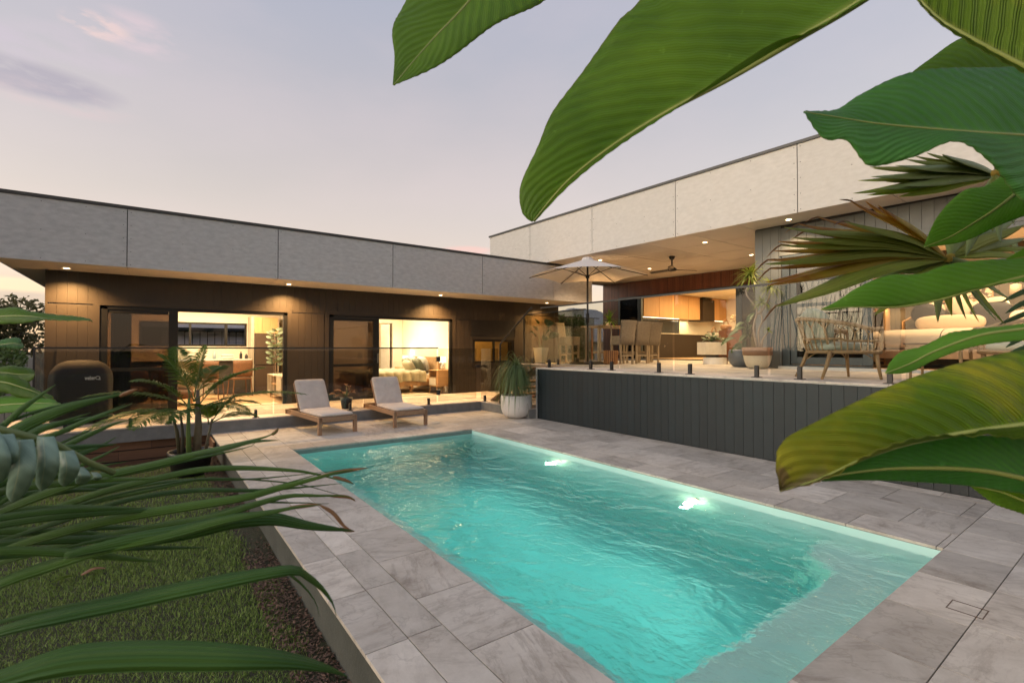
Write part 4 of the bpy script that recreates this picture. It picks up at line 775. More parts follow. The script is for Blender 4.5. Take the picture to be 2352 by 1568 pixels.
t = thing('bar_table', 'long wooden bar table between the wicker stools', 'table', (10, 9.0, TZ)); bx('top', TEAKG, t, (9.1, 8.72, TZ+.93, 11.5, 9.32, TZ+.97), bevel=.005)
for x in (9.25, 11.35):
    for y in (8.8, 9.24): bx('leg', TEAKG, t, (x-.035, y-.035, TZ, x+.035, y+.035, TZ+.93))
bx('stretcher', TEAKG, t, (9.28, 9.0, TZ+.25, 11.32, 9.04, TZ+.30))
s = MB(); s.lathe([(0, 0), (.055, 0), (.075, .11), (.068, .11), (.05, .02), (0, .02)], (9.75, 8.95, TZ+.971), 16); tag(s.build('pot', mat('cream_pot', (.62,.52,.36)), smooth=True, org=(9.75, 8.95, TZ+.97)), 'small cream pot standing on the bar table left of the stool back', 'pot')
t = thing('wall_bench', 'orange timber servery ledge fixed against the red slatted wall', 'shelf', (12.9, 12.2, TZ)); bx('top', mat('orange_timber', (.42,.17,.06), (.3,.11,.04), 8), t, (12.2, 11.6, TZ+1.12, 13.9, 12.1, TZ+1.18)); bx('bracket', MATS['orange_timber'], t, (13.7, 11.65, TZ+.8, 13.9, 11.7, TZ+1.12), (13.7, 12.0, TZ+.8, 13.9, 12.05, TZ+1.12)); bx('leg', MATS['orange_timber'], t, (12.25, 11.65, TZ, 12.3, 11.7, TZ+1.12), (12.25, 12.0, TZ, 12.3, 12.05, TZ+1.12))
# ceiling fan
t = thing('ceiling_fan', 'black three-bladed ceiling fan under the terrace soffit', 'ceiling fan', (10.72, 7.66, 3.75)); F0 = Vector((10.72, 7.66, 3.75))
s = MB(); s.lathe([(.01, .0), (.075, .0), (.06, -.06), (.018, -.09), (.018, -.22), (.03, -.24), (.05, -.27), (.11, -.31), (.12, -.345), (.09, -.375), (.0, -.385)], F0, 24); s.build('motor', BLK, t, smooth=True)
for k in range(3):
    a = R(-28 + 120*k); d_ = Vector((math.cos(a), math.sin(a), 0)); n_ = Vector((-d_.y, d_.x, 0)); s = MB()
    s.grid([[F0 + Vector((0, 0, -.34)) + d_*(.10+.56*i/6) + n_*((j-.5)*(.10+.035*math.sin(i/6*3))) + Vector((0, 0, (j-.5)*.035)) for j in (0, .5, 1)] for i in range(7)]); s.build('blade', BLK, t, smooth=True, solid=.008)
# ---- kitchen
KY = 11.30
t = thing('wall_cabinets', 'run of oak veneer wall cabinets glowing in the open kitchen', 'kitchen cabinets', (16, KY, 2.5))
for a, b_ in ((14.16, 15.05), (15.06, 15.95), (15.96, 16.85), (16.86, 17.64)): piece('cabinet_door', (b_-a-.006, .57, .90), ((a+b_)/2, KY+.29, 2.995), OAK, t, .003)
for a, b_ in ((18.52, 19.05), (19.06, 19.58)): piece('cabinet_door', (b_-a-.006, .57, .90), ((a+b_)/2, KY+.29, 2.995), OAK, t, .003)
bx('light_strip', glow_mat('led_strip', (1, .80, .50), 6), t, (14.2, KY+.1, 2.535, 16.4, KY+.16, 2.543), (18.6, KY+.1, 2.535, 19.5, KY+.16, 2.543)); lamp('AREA', 'strip_lamp', (17.2, KY+.3, 2.52), 10, (1, .8, .5), t, .6, .1)
t = thing('range_hood', 'dark box-shaped range hood with flue between the oak cabinets', 'range hood', (18.1, KY, 2.5)); bx('hood', mat('bronze_hood', (.03,.018,.010)), t, (17.67, KY-.12, 2.5, 18.48, KY+.55, 3.36), bevel=.006); bx('flue', BLK, t, (18.0, KY+.1, 3.36, 18.18, KY+.3, 3.46))
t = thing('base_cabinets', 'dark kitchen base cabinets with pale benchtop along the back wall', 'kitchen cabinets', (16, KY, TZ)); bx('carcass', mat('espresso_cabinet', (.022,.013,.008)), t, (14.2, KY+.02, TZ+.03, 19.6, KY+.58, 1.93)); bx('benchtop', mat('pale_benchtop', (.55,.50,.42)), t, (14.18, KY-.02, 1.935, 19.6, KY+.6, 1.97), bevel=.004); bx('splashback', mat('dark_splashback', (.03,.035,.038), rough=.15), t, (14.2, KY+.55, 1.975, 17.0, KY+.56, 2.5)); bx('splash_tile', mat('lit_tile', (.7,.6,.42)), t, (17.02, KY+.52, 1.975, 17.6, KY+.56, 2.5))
t = thing('kitchen_island', 'dark kitchen island with thin pale top in the open kitchen', 'kitchen island', (16, 9, TZ)); bx('body', MATS['espresso_cabinet'], t, (15.2, 8.15, TZ+.03, 17.3, 8.9, 1.90)); bx('top', MATS['pale_benchtop'], t, (14.5, 8.0, 1.905, 17.4, 9.05, 1.94), bevel=.004); s = MB(); s.tube([(14.62, 8.1, 1.9), (14.62, 8.1, 1.2), (14.66, 8.1, 1.06), (14.9, 8.1, 1.052)], .02, 8); s.build('leg', BLK, t, smooth=True)
t = thing('vase_of_flowers', 'vase of dried cream flowers standing on the kitchen island', 'vase', (15.5, 8.3, 1.94)); VP = at(1618, 757, 13.9); VP = Vector((VP.x, VP.y, 1.941)); 
s = MB(); s.lathe([(0, 0), (.07, 0), (.08, .08), (.05, .16), (.045, .2)], (15.5, 8.45, 1.941), 16); s.build('vase', mat('terracotta', (.35,.16,.07)), t, smooth=True)
s = MB(); rr = random.Random(3)
for k in range(150):
    a = rr.uniform(0, 6.3); b_ = rr.uniform(.1, 1); p = Vector((15.5, 8.45, 2.1)); q = p + Vector((math.cos(a)*.36*b_, math.sin(a)*.36*b_, .16+rr.uniform(.02, .22)))
    if k % 6 == 0: s.tube([p, q], .004, 4)
    s.pillow(q, (.07, .07, .05), n=3, e=.8)
s.build('flower_spray', mat('dried_cream', (.62,.48,.28), (.5,.36,.18), 20), t)
def bag(x, y, z, m, lab, w_=.3, h=.28):
    t = thing('basket_bag', lab, 'bag', (x, y, z), 'handled baskets beside the island'); s = MB(); s.lathe([(0, 0), (w_*.4, 0), (w_*.5, h*.5), (w_*.46, h)], (x, y, z), 18); s.build('basket', m, t, smooth=True, solid=.012)
    s = MB(); s.tube([(x-.09, y, z+h-.02)]+[(x-.1*math.cos(R(180*i/10)), y, z+h+.14*math.sin(R(180*i/10))) for i in range(11)]+[(x+.09, y, z+h-.02)], .012, 6); s.build('handle', mat('orange_cane', (.5,.25,.10)), t, smooth=True)
# planters
PLW = at(1634.5, 812, 11.9); t = thing('square_planter', 'square cream planter box on a low round foot beside the brown plant stand', 'planter', (PLW.x, PLW.y, TZ)); W0 = Matrix.Rotation(YAW*-1+R(4), 3, 'Z')
s = MB(); s.obox((PLW.x, PLW.y, TZ+.38), (.52, .46, .30), W0); s.build('box', mat('cream_render', (.66,.60,.50), (.58,.52,.42), 10, .8, .4), t, bevel=.008); s = MB(); s.lathe([(0, .0), (.27, 0), (.27, .16), (0, .16)], (PLW.x+.06, PLW.y-.05, TZ), 28); s.build('foot', WPOT, t)
s = MB(); s.obox((PLW.x, PLW.y, TZ+.535), (.48, .42, .01), W0); s.build('soil', GREEND, t)
B0 = at(1677, 815, 12.15); t = thing('plant_stand', 'tall square rust-brown stand with wooden legs behind the big-leaved plant', 'plant stand', (B0.x, B0.y, TZ)); s = MB(); s.obox((B0.x, B0.y, TZ+.50), (.40, .36, .66), W0); s.build('box', mat('rust_brown', (.28,.11,.05), (.22,.085,.04), 8, .7), t, bevel=.006)
for a in (-.16, .16):
    for b_ in (-.14, .14): p = Vector((B0.x, B0.y, TZ)) + W0 @ Vector((a, b_, 0)); s = MB(); s.tube([p, p+Vector((0, 0, .18))], .022, 6); s.build('leg', MATS['rust_brown'], t)
p = Vector((B0.x, B0.y, 0)); bag(p.x-.09, p.y+.05, TZ+.84, mat('orange_cane', (.5,.25,.10)), 'small orange cane basket with arched handle on the brown stand', .26, .12)
p = at(1640, 770, 12.6); bag(p.x, p.y, TZ+.56, mat('cream_cushion', (.62,.52,.36)), 'cream basket with arched cane handle behind the square planter', .26, .22)
tt = bpy.data.objects['basket_bag.001']; s = MB(); s.obox((p.x, p.y, TZ+.27), (.3, .3, .54)); tb_ = thing('side_stool', 'dark square stool carrying the cream basket', 'stool', (p.x, p.y, TZ)); s.build('body', MATS['espresso_cabinet'], tb_, bevel=.01)
def pot(name, lab, c, prof, m, m2=None, split=None, solid=.015, cat='pot'):
    t = thing(name, lab, cat, c)
    if split:
        s = MB(); s.lathe(prof[:split+1], c, 32); s.build('body', m, t, smooth=True); s = MB(); s.lathe(prof[split:], c, 32); s.build('rim_band', m2, t, smooth=True)
    else: s = MB(); s.lathe(prof, c, 36); s.build('body', m, t, smooth=True)
    rz = [q for q in prof if q[0] > .02]; top = max(z for r_, z in prof); s = MB(); s.disc((c[0], c[1], c[2]+top-.05), max(r_ for r_, z in rz)*.93, 24); s.build('soil', GREEND, t); return t
bowl = pot('bowl_planter', 'large white rounded bowl planter on the paving at the foot of the stairs', (5.96, 7.96, 0), [(0, .0), (.13, 0), (.20, .02), (.27, .08), (.31, .18), (.32, .32), (.315, .46), (.30, .46), (.295, .36)], WPOT, cat='planter')
white_pot = pot('tapered_pot', 'tall white tapered pot on the terrace behind the stair glass', (7.98, 9.62, TZ), [(0, 0), (.13, 0), (.19, .34), (.20, .40), (.185, .40), (.18, .33)], WPOT)
SPK = mat('speckled_cream', (.60,.52,.38), (.10,.06,.03), 55, .7, lo=.62, hi=.68); WDB = wood('timber_band', (.30,.17,.10), (.20,.11,.06), 'x', 1)
drac_pot = pot('speckled_pot', 'round cream pot with brown speckles and timber band round the rim', (9.12, 4.66, TZ), [(0, 0), (.13, 0), (.19, .05), (.23, .16), (.245, .25), (.255, .25), (.265, .40), (.245, .40), (.24, .32)], SPK, WDB, 4)
grey_pot = pot('grey_pot', 'rounded slate grey pot half hidden behind the speckled pot', (9.78, 5.33, TZ), [(0, 0), (.14, 0), (.22, .07), (.25, .20), (.24, .32), (.22, .36), (.205, .36), (.2, .3)], mat('slate_glaze', (.13,.14,.15), (.11,.12,.13), 5, .5))
black_pot = pot('black_pot', 'large black plastic pot on the lawn below the palm', (.42, 7.72, -.25), [(0, 0), (.20, 0), (.25, .26), (.262, .27), (.262, .31), (.245, .31), (.24, .24)], BLK)
slat_pot = pot('slatted_basket_pot', 'round cane basket pot beside the parasol base', (8.85, 8.05, TZ), [(0, 0), (.13, 0), (.15, .02), (.16, .33), (.145, .33), (.14, .26)], RAT)
for k in range(22): a = 2*math.pi*k/22; s = MB(); s.bar((8.85+.155*math.cos(a), 8.05+.155*math.sin(a), TZ+.02), (8.85+.168*math.cos(a), 8.05+.168*math.sin(a), TZ+.33), .012, .02, up=Vector((math.cos(a), math.sin(a), 0))); s.build('cane', mat('orange_cane', (.5,.25,.10)), slat_pot)
tv_pot = pot('cylinder_pot', 'grey cylinder pot holding the fiddle leaf plant by the living room wall', (2.62, 14.15, .18), [(0, 0), (.12, 0), (.13, .32), (.118, .32), (.115, .26)], mat('warm_grey', (.35,.28,.2)))
# rattan armchair
CANE = mat('cane', (.42,.26,.12), (.30,.18,.08), 25, .5, .4, 90)
def rattan_chair(loc, rz, lab):
    t = thing('rattan_armchair', lab, 'armchair', (0, 0, 0), 'rattan armchairs on the terrace')   # faces +x
    def rim(a):  # a from -1 (right arm front) .. 1, returns top and mid hoop points
        th = math.pi*.5*a*1.0
        x = .02 + .33*(-math.cos(th*1.0)) ; y = .34*math.sin(th)
        if abs(a) > .999: pass
        return x, y
    K = 24; top = []; mid = []; low = []
    for i in range(K+1):
        a = -1 + 2*i/K; b_ = abs(a)
        if b_ < .62: th = (b_/.62)*math.pi/2; x = -.30*math.cos(th)-.02; y = .34*math.sin(th)
        else: x = -.02 + (b_-.62)/.38*.36; y = .34 + .0*b_
        y = math.copysign(y, a); zt_ = .76 - .15*min(1, b_*1.15)**1.5
        rear = max(0, -x-.0)/.32; top.append(Vector((x - .13*rear, y*1.04, zt_))); mid.append(Vector((x - .05*rear, y*.98, .47 if b_ > .5 else .50))); low.append(Vector((x, y*.93, .335)))
    for nm, pts, r_ in (('top_rail', top, .026), ('middle_rail', mid, .013), ('seat_rim', low+[low[0]], .022)): s = MB(); s.tube(pts, r_, 8); s.build(nm, CANE, t, smooth=True, local=True)
    for i in range(0, K+1):
        s = MB(); s.tube([low[i], mid[i]], .009, 5); s.build('cane', CANE, t, local=True)
    for i in range(0, K, 2):
        a, b_ = mid[i], mid[i+2] if i+2 <= K else mid[K]; m_ = (top[i+1]); s = MB()
        s.tube([a, a.lerp(top[i], .55), m_*.9+top[i]*.1, m_*.9+top[min(i+2, K)]*.1, b_.lerp(top[min(i+2, K)], .55), b_], .0095, 5); s.build('cane_hoop', CANE, t, smooth=True, local=True)
    for i in (0, 8, 16, K): s = MB(); s.tube([low[i], mid[i], top[i]], .015, 7); s.build('upright', CANE, t, smooth=True, local=True)
    for x, y, dx, dy in ((.30, .29, .04, .03), (.30, -.29, .04, -.03), (-.22, .26, -.13, .05), (-.22, -.26, -.13, -.05)):
        s = MB(); s.tube([(x, y, .34), (x+dx*.4, y+dy*.4, .18), (x+dx, y+dy, .0)], [.024, .022, .015], 8); lg_ = s.build('leg', CANE, t, smooth=True, local=True)
        s = MB(); s.tube([(x+dx*.25, y+dy*.25, .22), (x*.75, y*.85, .30), (x*.5, y*.8, .335)], .008, 6); s.build('brace', CANE, lg_, smooth=True, local=True)
    CG = mat('sage_cushion', (.47,.47,.36), (.40,.40,.30), 6, .95, .3, 80, sheen=.3)
    s = MB(); s.pillow((.03, 0, .40), (.62, .58, .13), e=.25); s.build('seat_cushion', CG, t, smooth=True, local=True)
    s = MB(); s.pillow((-.24, 0, .66), (.15, .52, .46), Matrix.Rotation(R(-20), 3, 'Y'), e=.4, lump=.12, seed=4); s.build('back_cushion', CG, t, smooth=True, local=True)
    t.location = loc; t.rotation_euler = (0, 0, rz); t.scale = (1, 1, 1); return t
rattan_chair((7.08, 2.60, TZ), R(-40), 'rattan armchair with sage green cushions standing near the glass fence')
rattan_chair((8.0, .95, TZ), R(150), 'rattan armchair on the far right, almost hidden behind the banana leaves')
t = thing('coffee_table', 'low rattan coffee table with black rim beside the rattan armchair', 'table', (7.9, 1.75, TZ)); s = MB(); s.tube([(7.9+.36*math.cos(R(i*15)), 1.75+.36*math.sin(R(i*15)), TZ+.44) for i in range(25)], .008, 6); s.build('rim', BLK, t); s = MB(); s.lathe([(.352, .37), (.352, .43), (0, .43)], (7.9, 1.75, TZ), 32); s.build('apron', CANE, t, smooth=True)
for k in range(4): a = R(45+90*k); s = MB(); s.tube([(7.9+.33*math.cos(a), 1.75+.33*math.sin(a), TZ+.40), (7.9+.34*math.cos(a), 1.75+.34*math.sin(a), TZ)], [.02, .014], 8); s.build('leg', CANE, t)
# bedroom of the raised wing
LIN = mat('oat_linen', (.60,.48,.33), (.52,.41,.28), 30, .95, .4, 90, sheen=.3)
t = thing('bed', 'wide bed with oat linen cover and oak frame inside the raised bedroom', 'bed', (11.9, 2.3, TZ)); bx('bed_frame', OAKX, t, (10.75, 1.15, TZ+.2, 12.9, 1.2, TZ+.36), (10.75, 3.55, TZ+.2, 12.9, 3.6, TZ+.36), (10.75, 1.2, TZ+.2, 10.8, 3.55, TZ+.36), (10.8, 1.2, TZ+.2, 12.9, 3.55, TZ+.24), bevel=.006)
s = MB(); s.pillow((11.8, 2.38, TZ+.52), (2.15, 2.50, .44), n=16, e=.14, lump=.03); s.build('bed_cover', LIN, t, smooth=True); s = MB(); s.tube([(12.93, 1.3, TZ+.4), (12.93, 1.3, TZ+.95), (12.93, 1.42, TZ+1.02), (12.93, 3.35, TZ+1.02), (12.93, 3.47, TZ+.95), (12.93, 3.47, TZ+.4)], .025, 8); s.build('headboard', OAKX, t, smooth=True)
for q in ((10.85, 1.25), (10.85, 3.5), (12.8, 1.25), (12.8, 3.5)): bx('leg', OAKX, t, (q[0]-.04, q[1]-.04, TZ+.03, q[0]+.04, q[1]+.04, TZ+.2))
for i, (c_, sz, rx, m_, lb_) in enumerate((((12.45, 2.62, TZ+.88), (.22, 1.05, .30), 0, LIN, 'long oat bolster with frayed ends lying across the bed'), ((12.62, 2.98, TZ+1.06), (.16, .55, .42), .5, mat('black_cushion', (.015,.013,.012)), 'black square cushion tilted at the left of the bolster'), ((12.62, 2.05, TZ+1.0), (.18, .60, .50), 0, MATS['black_cushion'], 'black square cushion right of the bolster'), ((12.72, 2.98, TZ+1.16), (.14, .5, .34), .3, mat('pale_cushion', (.70,.58,.42)), 'pale cushion leaning behind the left black cushion'), ((12.74, 2.50, TZ+1.18), (.14, .5, .38), .785, MATS['pale_cushion'], 'pale cushion standing on its corner in the middle of the bed'), ((12.72, 2.1, TZ+1.16), (.14, .55, .34), -.2, MATS['pale_cushion'], 'pale cushion leaning behind the right black cushion'), ((12.5, 1.5, TZ+.92), (.3, .6, .3), 0, MATS['pale_cushion'], 'pale pillow lying at the right end of the bed'))):
    s = MB(); s.pillow(c_, sz, Matrix.Rotation(rx, 3, 'X'), e=.5, lump=.05, seed=i); tag(s.build('cushion', m_, smooth=True, org=c_), lb_, 'cushion', 'cushions on the raised bedroom bed')
def art_mat():
    m, nt, b, o = new('swirl_print'); v, _ = coords(nt, False); w_ = N(nt, 'ShaderNodeTexWave'); w_.inputs['Scale'].default_value = 5; w_.inputs['Distortion'].default_value = 14; w_.inputs['Detail'].default_value = 3; w_.inputs['Detail Scale'].default_value = 1.5; nt.links.new(v, w_.inputs[0])
    c = ramp(nt, [(.42, (.10, .06, .03)), (.5, (.66, .54, .38))], w_.outputs['Fac']).outputs[0]; nt.links.new(c, b.inputs['Base Color']); return m
t = thing('wall_art', 'wide brown and cream swirl-patterned artwork above the bed', 'artwork', (13, 2.6, 2.7)); bx('panel', art_mat(), t, (12.97, 2.10, 2.36, 13.0, 3.22, 2.95)); bx('frame', OAKX, t, (12.96, 2.08, 2.33, 13.0, 3.24, 2.36), (12.96, 2.08, 2.95, 13.0, 3.24, 2.98), (12.96, 2.08, 2.36, 13.0, 2.10, 2.95), (12.96, 3.22, 2.36, 13.0, 3.24, 2.95))
for i, (y, lab) in enumerate(((3.62, 'lit pendant lamp with cream shade left of the artwork'), (1.75, 'lit pendant lamp with cream shade right of the artwork'))):
    t = thing('pendant_lamp', lab, 'lamp', (12.75, y, 2.4), 'pendant lamps beside the bed'); s = MB(); s.lathe([(.085, 0), (.075, .17), (.015, .19)], (12.75, y, 2.40), 20); s.build('shade', mat('cream_shade', (.6,.5,.36)), t, smooth=True, solid=.003); s = MB(); s.tube([(12.75, y, 2.58), (12.75, y, 3.4)], .004, 5); s.build('cord', BLK, t)
    s = MB(); s.disc((12.75, y, 2.43), .07, 16); s.build('bulb', glow_mat('pendant_glow', (1, .75, .4), 12) if i == 0 else MATS['pendant_glow'], t); lamp('SPOT', 'pendant_bulb', (12.75, y, 2.38), 14, (1, .66, .32), t, .04, spot=R(130))
t = thing('bookshelf', 'orange-brown timber bookshelf with books at the left of the bedroom', 'bookshelf', (12.9, 4.0, TZ)); bx('upright', OAKX, t, (12.68, 3.72, TZ+.03, 13.0, 3.75, 3.0), (12.68, 4.35, TZ+.03, 13.0, 4.38, 3.0))
for k in range(6): bx('shelf', OAKX, t, (12.69, 3.75, TZ+.1+.36*k, 13.0, 4.35, TZ+.125+.36*k))
for k, (y, z, h, c_) in enumerate(((3.85, 1.49, .2, (.3,.1,.05)), (3.95, 1.49, .24, (.6,.5,.35)), (4.1, 1.85, .2, (.1,.1,.08)), (3.9, 2.21, .15, (.55,.3,.12)), (4.12, 2.57, .2, (.5,.25,.1)), (3.88, 2.57, .22, (.12,.08,.05)))):
    o = bx('book', mat(f'book_cover_{k}', c_), None, (12.74, y-.02, z+.002, 12.92, y+.02, z+h), org=(12.8, y, z)); tag(o, ('thin red book', 'tall cream book', 'black book', 'small tan book', 'orange book', 'dark brown book')[k]+' standing in the bedroom bookshelf', 'book', 'books in the bedroom bookshelf')
# ================================================================ PLANTS
def leafmat(name, c1, c2, rib, vein=70, skew=.35, rough=.38, trans=.35, tcol=None, yellow=None, spots=False, bmp=.5, lines=0, deadtip=False):
    "UV.x runs along the leaf, UV.y across it (.5 = midrib)"
    m, nt, b, o = new(name); uv = N(nt, 'ShaderNodeUVMap'); sp = N(nt, 'ShaderNodeSeparateXYZ'); nt.links.new(uv.outputs[0], sp.inputs[0]); u, v = sp.outputs[0], sp.outputs[1]
    ac = mth(nt, 'ABSOLUTE', mth(nt, 'SUBTRACT', v, .5)); tc = N(nt, 'ShaderNodeTexCoord'); ob = tc.outputs['Object']
    ph = mth(nt, 'ADD', mth(nt, 'SUBTRACT', u, mth(nt, 'MULTIPLY', ac, skew)), mth(nt, 'MULTIPLY', noise(nt, ob, 7, 3), .045))
    s1 = mth(nt, 'SINE', mth(nt, 'MULTIPLY', ph, vein*6.28)); s2 = mth(nt, 'SINE', mth(nt, 'MULTIPLY', ph, vein*6.28*5.1))
    if lines: s1 = mth(nt, 'SINE', mth(nt, 'MULTIPLY', v, lines*6.28)); s2 = mth(nt, 'SINE', mth(nt, 'MULTIPLY', v, lines*6.28*3.1))
    big = ramp(nt, [(.3, (0, 0, 0)), (.7, (1, 1, 1))], noise(nt, ob, 4.5, 3)).outputs[0]
    c = mixc(nt, big, c1, c2); c = mixc(nt, mth(nt, 'MULTIPLY', mth(nt, 'ADD', s1, 1), .06), c, tuple(min(1, x*1.9) for x in c2)); c = mixc(nt, mth(nt, 'MULTIPLY', mth(nt, 'ADD', s2, 1), .06), c, tuple(x*.5 for x in c1))
    if yellow:
        ym = ramp(nt, [(.42, (0, 0, 0)), (.62, (1, 1, 1))], mth(nt, 'ADD', mth(nt, 'MULTIPLY', noise(nt, ob, 7, 4), .8), mth(nt, 'MULTIPLY', mth(nt, 'POWER', u, 5), yellow[0]))).outputs[0]; c = mixc(nt, ym, c, yellow[1])
    if spots:
        br = ramp(nt, [(.49, (0, 0, 0)), (.54, (1, 1, 1))], mth(nt, 'ADD', mth(nt, 'MULTIPLY', noise(nt, ob, 13, 8, .75), .75), mth(nt, 'MULTIPLY', mth(nt, 'POWER', u, 22), .28))).outputs[0]; c = mixc(nt, br, c, (.26, .17, .07))
    fl = ramp(nt, [(.66, (0, 0, 0)), (.72, (1, 1, 1))], noise(nt, ob, 26, 5, .6)).outputs[0]; c = mixc(nt, mth(nt, 'MULTIPLY', fl, .35), c, tuple(min(1, x*1.8+.03) for x in c2))
    if deadtip: c = mixc(nt, mth(nt, 'MULTIPLY', mth(nt, 'MULTIPLY', mth(nt, 'SUBTRACT', mth(nt, 'ADD', u, mth(nt, 'MULTIPLY', noise(nt, ob, 16, 4), .10)), .93, True), 40, True), mth(nt, 'MULTIPLY', mth(nt, 'SUBTRACT', v, .36, True), 12, True)), c, (.50, .40, .20))
    ribm = mth(nt, 'SUBTRACT', 1, mth(nt, 'MULTIPLY', ac, 45), True); c = mixc(nt, mth(nt, 'MULTIPLY', ribm, .8), c, rib)
    edge_ = mth(nt, 'MULTIPLY', mth(nt, 'SUBTRACT', ac, .488, True), 60, True); c = mixc(nt, mth(nt, 'MULTIPLY', edge_, .6), c, (.20, .13, .05))
    nt.links.new(c, b.inputs['Base Color']); b.inputs['Roughness'].default_value = rough; b.inputs['Specular IOR Level'].default_value = .28
    h = mth(nt, 'ADD', mth(nt, 'MULTIPLY', s1, 1), mth(nt, 'MULTIPLY', s2, .25)); bump(nt, h, bmp, .003, b)
    tr = N(nt, 'ShaderNodeBsdfTranslucent'); nt.links.new(mixc(nt, 1, c, tcol or (1, 1, .5), 'MULTIPLY') if False else mixc(nt, .5, c, tcol or (.30, .42, .03)), tr.inputs[0])
    mx = N(nt, 'ShaderNodeMixShader', i_0=trans); nt.links.new(b.outputs[0], mx.inputs[1]); nt.links.new(tr.outputs[0], mx.inputs[2]); nt.links.new(mx.outputs[0], o.inputs[0]); return m
G1 = leafmat('banana_leaf_green', (.075,.165,.013), (.15,.28,.022), (.40,.46,.11), 26, trans=.5, tcol=(.42,.62,.02), bmp=.45)
G2 = leafmat('banana_leaf_teal', (.075,.24,.055), (.13,.36,.08), (.32,.5,.15), 30, rough=.34, trans=.45, tcol=(.26,.60,.06), bmp=.8)
G3 = leafmat('banana_leaf_yellowing', (.12,.23,.015), (.20,.33,.022), (.42,.46,.08), 24, yellow=(.26, (.48,.45,.04)), spots=True, bmp=1.2, trans=.45, tcol=(.46,.62,.03), deadtip=True)
G4 = leafmat('banana_leaf_bright', (.12,.30,.03), (.20,.42,.055), (.46,.56,.14), 30, trans=.5, tcol=(.36,.66,.06), bmp=.4)
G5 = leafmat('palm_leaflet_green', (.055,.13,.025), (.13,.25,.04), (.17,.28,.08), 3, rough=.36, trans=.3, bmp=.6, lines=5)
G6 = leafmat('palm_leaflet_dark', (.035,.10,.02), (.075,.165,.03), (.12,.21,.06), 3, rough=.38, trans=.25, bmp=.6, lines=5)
def cr(pts, n):
    "Catmull-Rom resample of a list of vectors"
    pts = [Vector(p) for p in pts]; k = len(pts)-1; L_ = [0]
    for a, b_ in zip(pts, pts[1:]): L_.append(L_[-1]+(b_-a).length)
    outp = []
    for i in range(n):
        s_ = L_[-1]*i/(n-1); j = 0
        while j < k-1 and L_[j+1] < s_: j += 1
        t = (s_-L_[j])/max(1e-9, L_[j+1]-L_[j]); p0, p1, p2, p3 = pts[max(j-1, 0)], pts[j], pts[j+1], pts[min(j+2, k)]
        outp.append(.5*((2*p1)+(p2-p0)*t+(2*p0-5*p1+4*p2-p3)*t*t+(3*p1-p0-3*p2+p3)*t*t*t))
    return outp
def blade_leaf(par, m, rib, lft, rgt, n=90, c=9, camber=.10, ripple=.0007, rippn=34, name='leaf', ribr=.008, solid=.0012, ribvis=True, seed=0):
    "leaf blade between two edge curves and a midrib, all true 3-D curves; base first, tip last"
    A, B, M_ = cr(lft, n), cr(rgt, n), cr(rib, n); rs = random.Random(seed); P = []; UV = []; ph = rs.uniform(0, 6)
    for i in range(n):
        row = []; uvr = []; t = (M_[min(i+1, n-1)]-M_[max(i-1, 0)])
        for side, E_ in ((0, A), (1, B)):
            rng_ = range(c, 0, -1) if side == 0 else range(0, c+1)
            for j in rng_:
                k = j/c; EE = M_[i].lerp(E_[i], min(1, .04+i/n/.18)**.7); p = M_[i].lerp(EE, k); d = EE-M_[i]; nn = d.cross(t); nn = nn.normalized() if nn.length > 1e-7 else Vector((0, 0, 1))
                if nn.dot(CF) > 0: nn = -nn
                w_ = d.length; p = p + nn*(camber*w_*math.sin(math.pi*min(k, 1)*.9)) + nn*ripple*k*(1+k)*math.sin((i/n-k*w_*.25)*6.28*rippn+ph) + nn*.035*k*k*w_*math.sin(i/n*17+ph*2+side*2)
                row.append(p); uvr.append((i/(n-1), .5+(k*.5 if side else -k*.5)))
        P.append(row); UV.append(uvr)
    s = MB(); s.grid(P, UV); lf = s.build(name, m, par, smooth=True, solid=solid)
    if ribvis: s = MB(); s.tube([p+(Vector((0,0,1.4))-p).normalized()*.001 for p in M_], [ribr*(1-.85*i/(n-1)) for i in range(n)], 8); s.build('midrib', RIB, lf, smooth=True)
    return lf
RIB = mat('leaf_midrib', (.30,.34,.085), (.22,.28,.06), 12, .4)
def pts(lst, d0, d1=None):
    d1 = d1 or d0; k = len(lst)-1; return [at(p[0], p[1], p[2] if len(p) > 2 else d0+(d1-d0)*i/k) for i, p in enumerate(lst)]
# ---- giant banana-type plant at the right, arching over the view
ban = thing('bird_of_paradise_plant', 'giant-leaved banana-like plant arching in from the right, closest to the camera', 'plant', (2.6, .15, 0))
blade_leaf(ban, G1, pts([(1330,-330),(1200,-160),(1080,0),(1000,85),(942,150),(904,196)], 1.75, 1.45), pts([(1160,-420),(1010,-200),(935,0),(903,70),(906,130),(902,194)], 1.8, 1.45), pts([(1420,-300),(1330,-130),(1253,0),(1123,71),(1000,155),(906,196)], 1.7, 1.45), seed=1, camber=.06)
blade_leaf(ban, G1, pts([(2420,-300),(2200,-150),(1981,2),(1830,92),(1675,182),(1524,262),(1400,340),(1300,420),(1225,508)], 1.15, 1.30), pts([(1830,-520),(1630,-250),(1480,0),(1420,60),(1340,160),(1270,255),(1236,340),(1196,430),(1200,490),(1222,510)], 1.35, 1.30), pts([(2480,-120),(2300,-90),(2020,-10),(1880,66),(1760,106),(1560,245),(1410,345),(1306,428),(1228,510)], 1.1, 1.30), seed=2, camber=.05, ribr=.012)
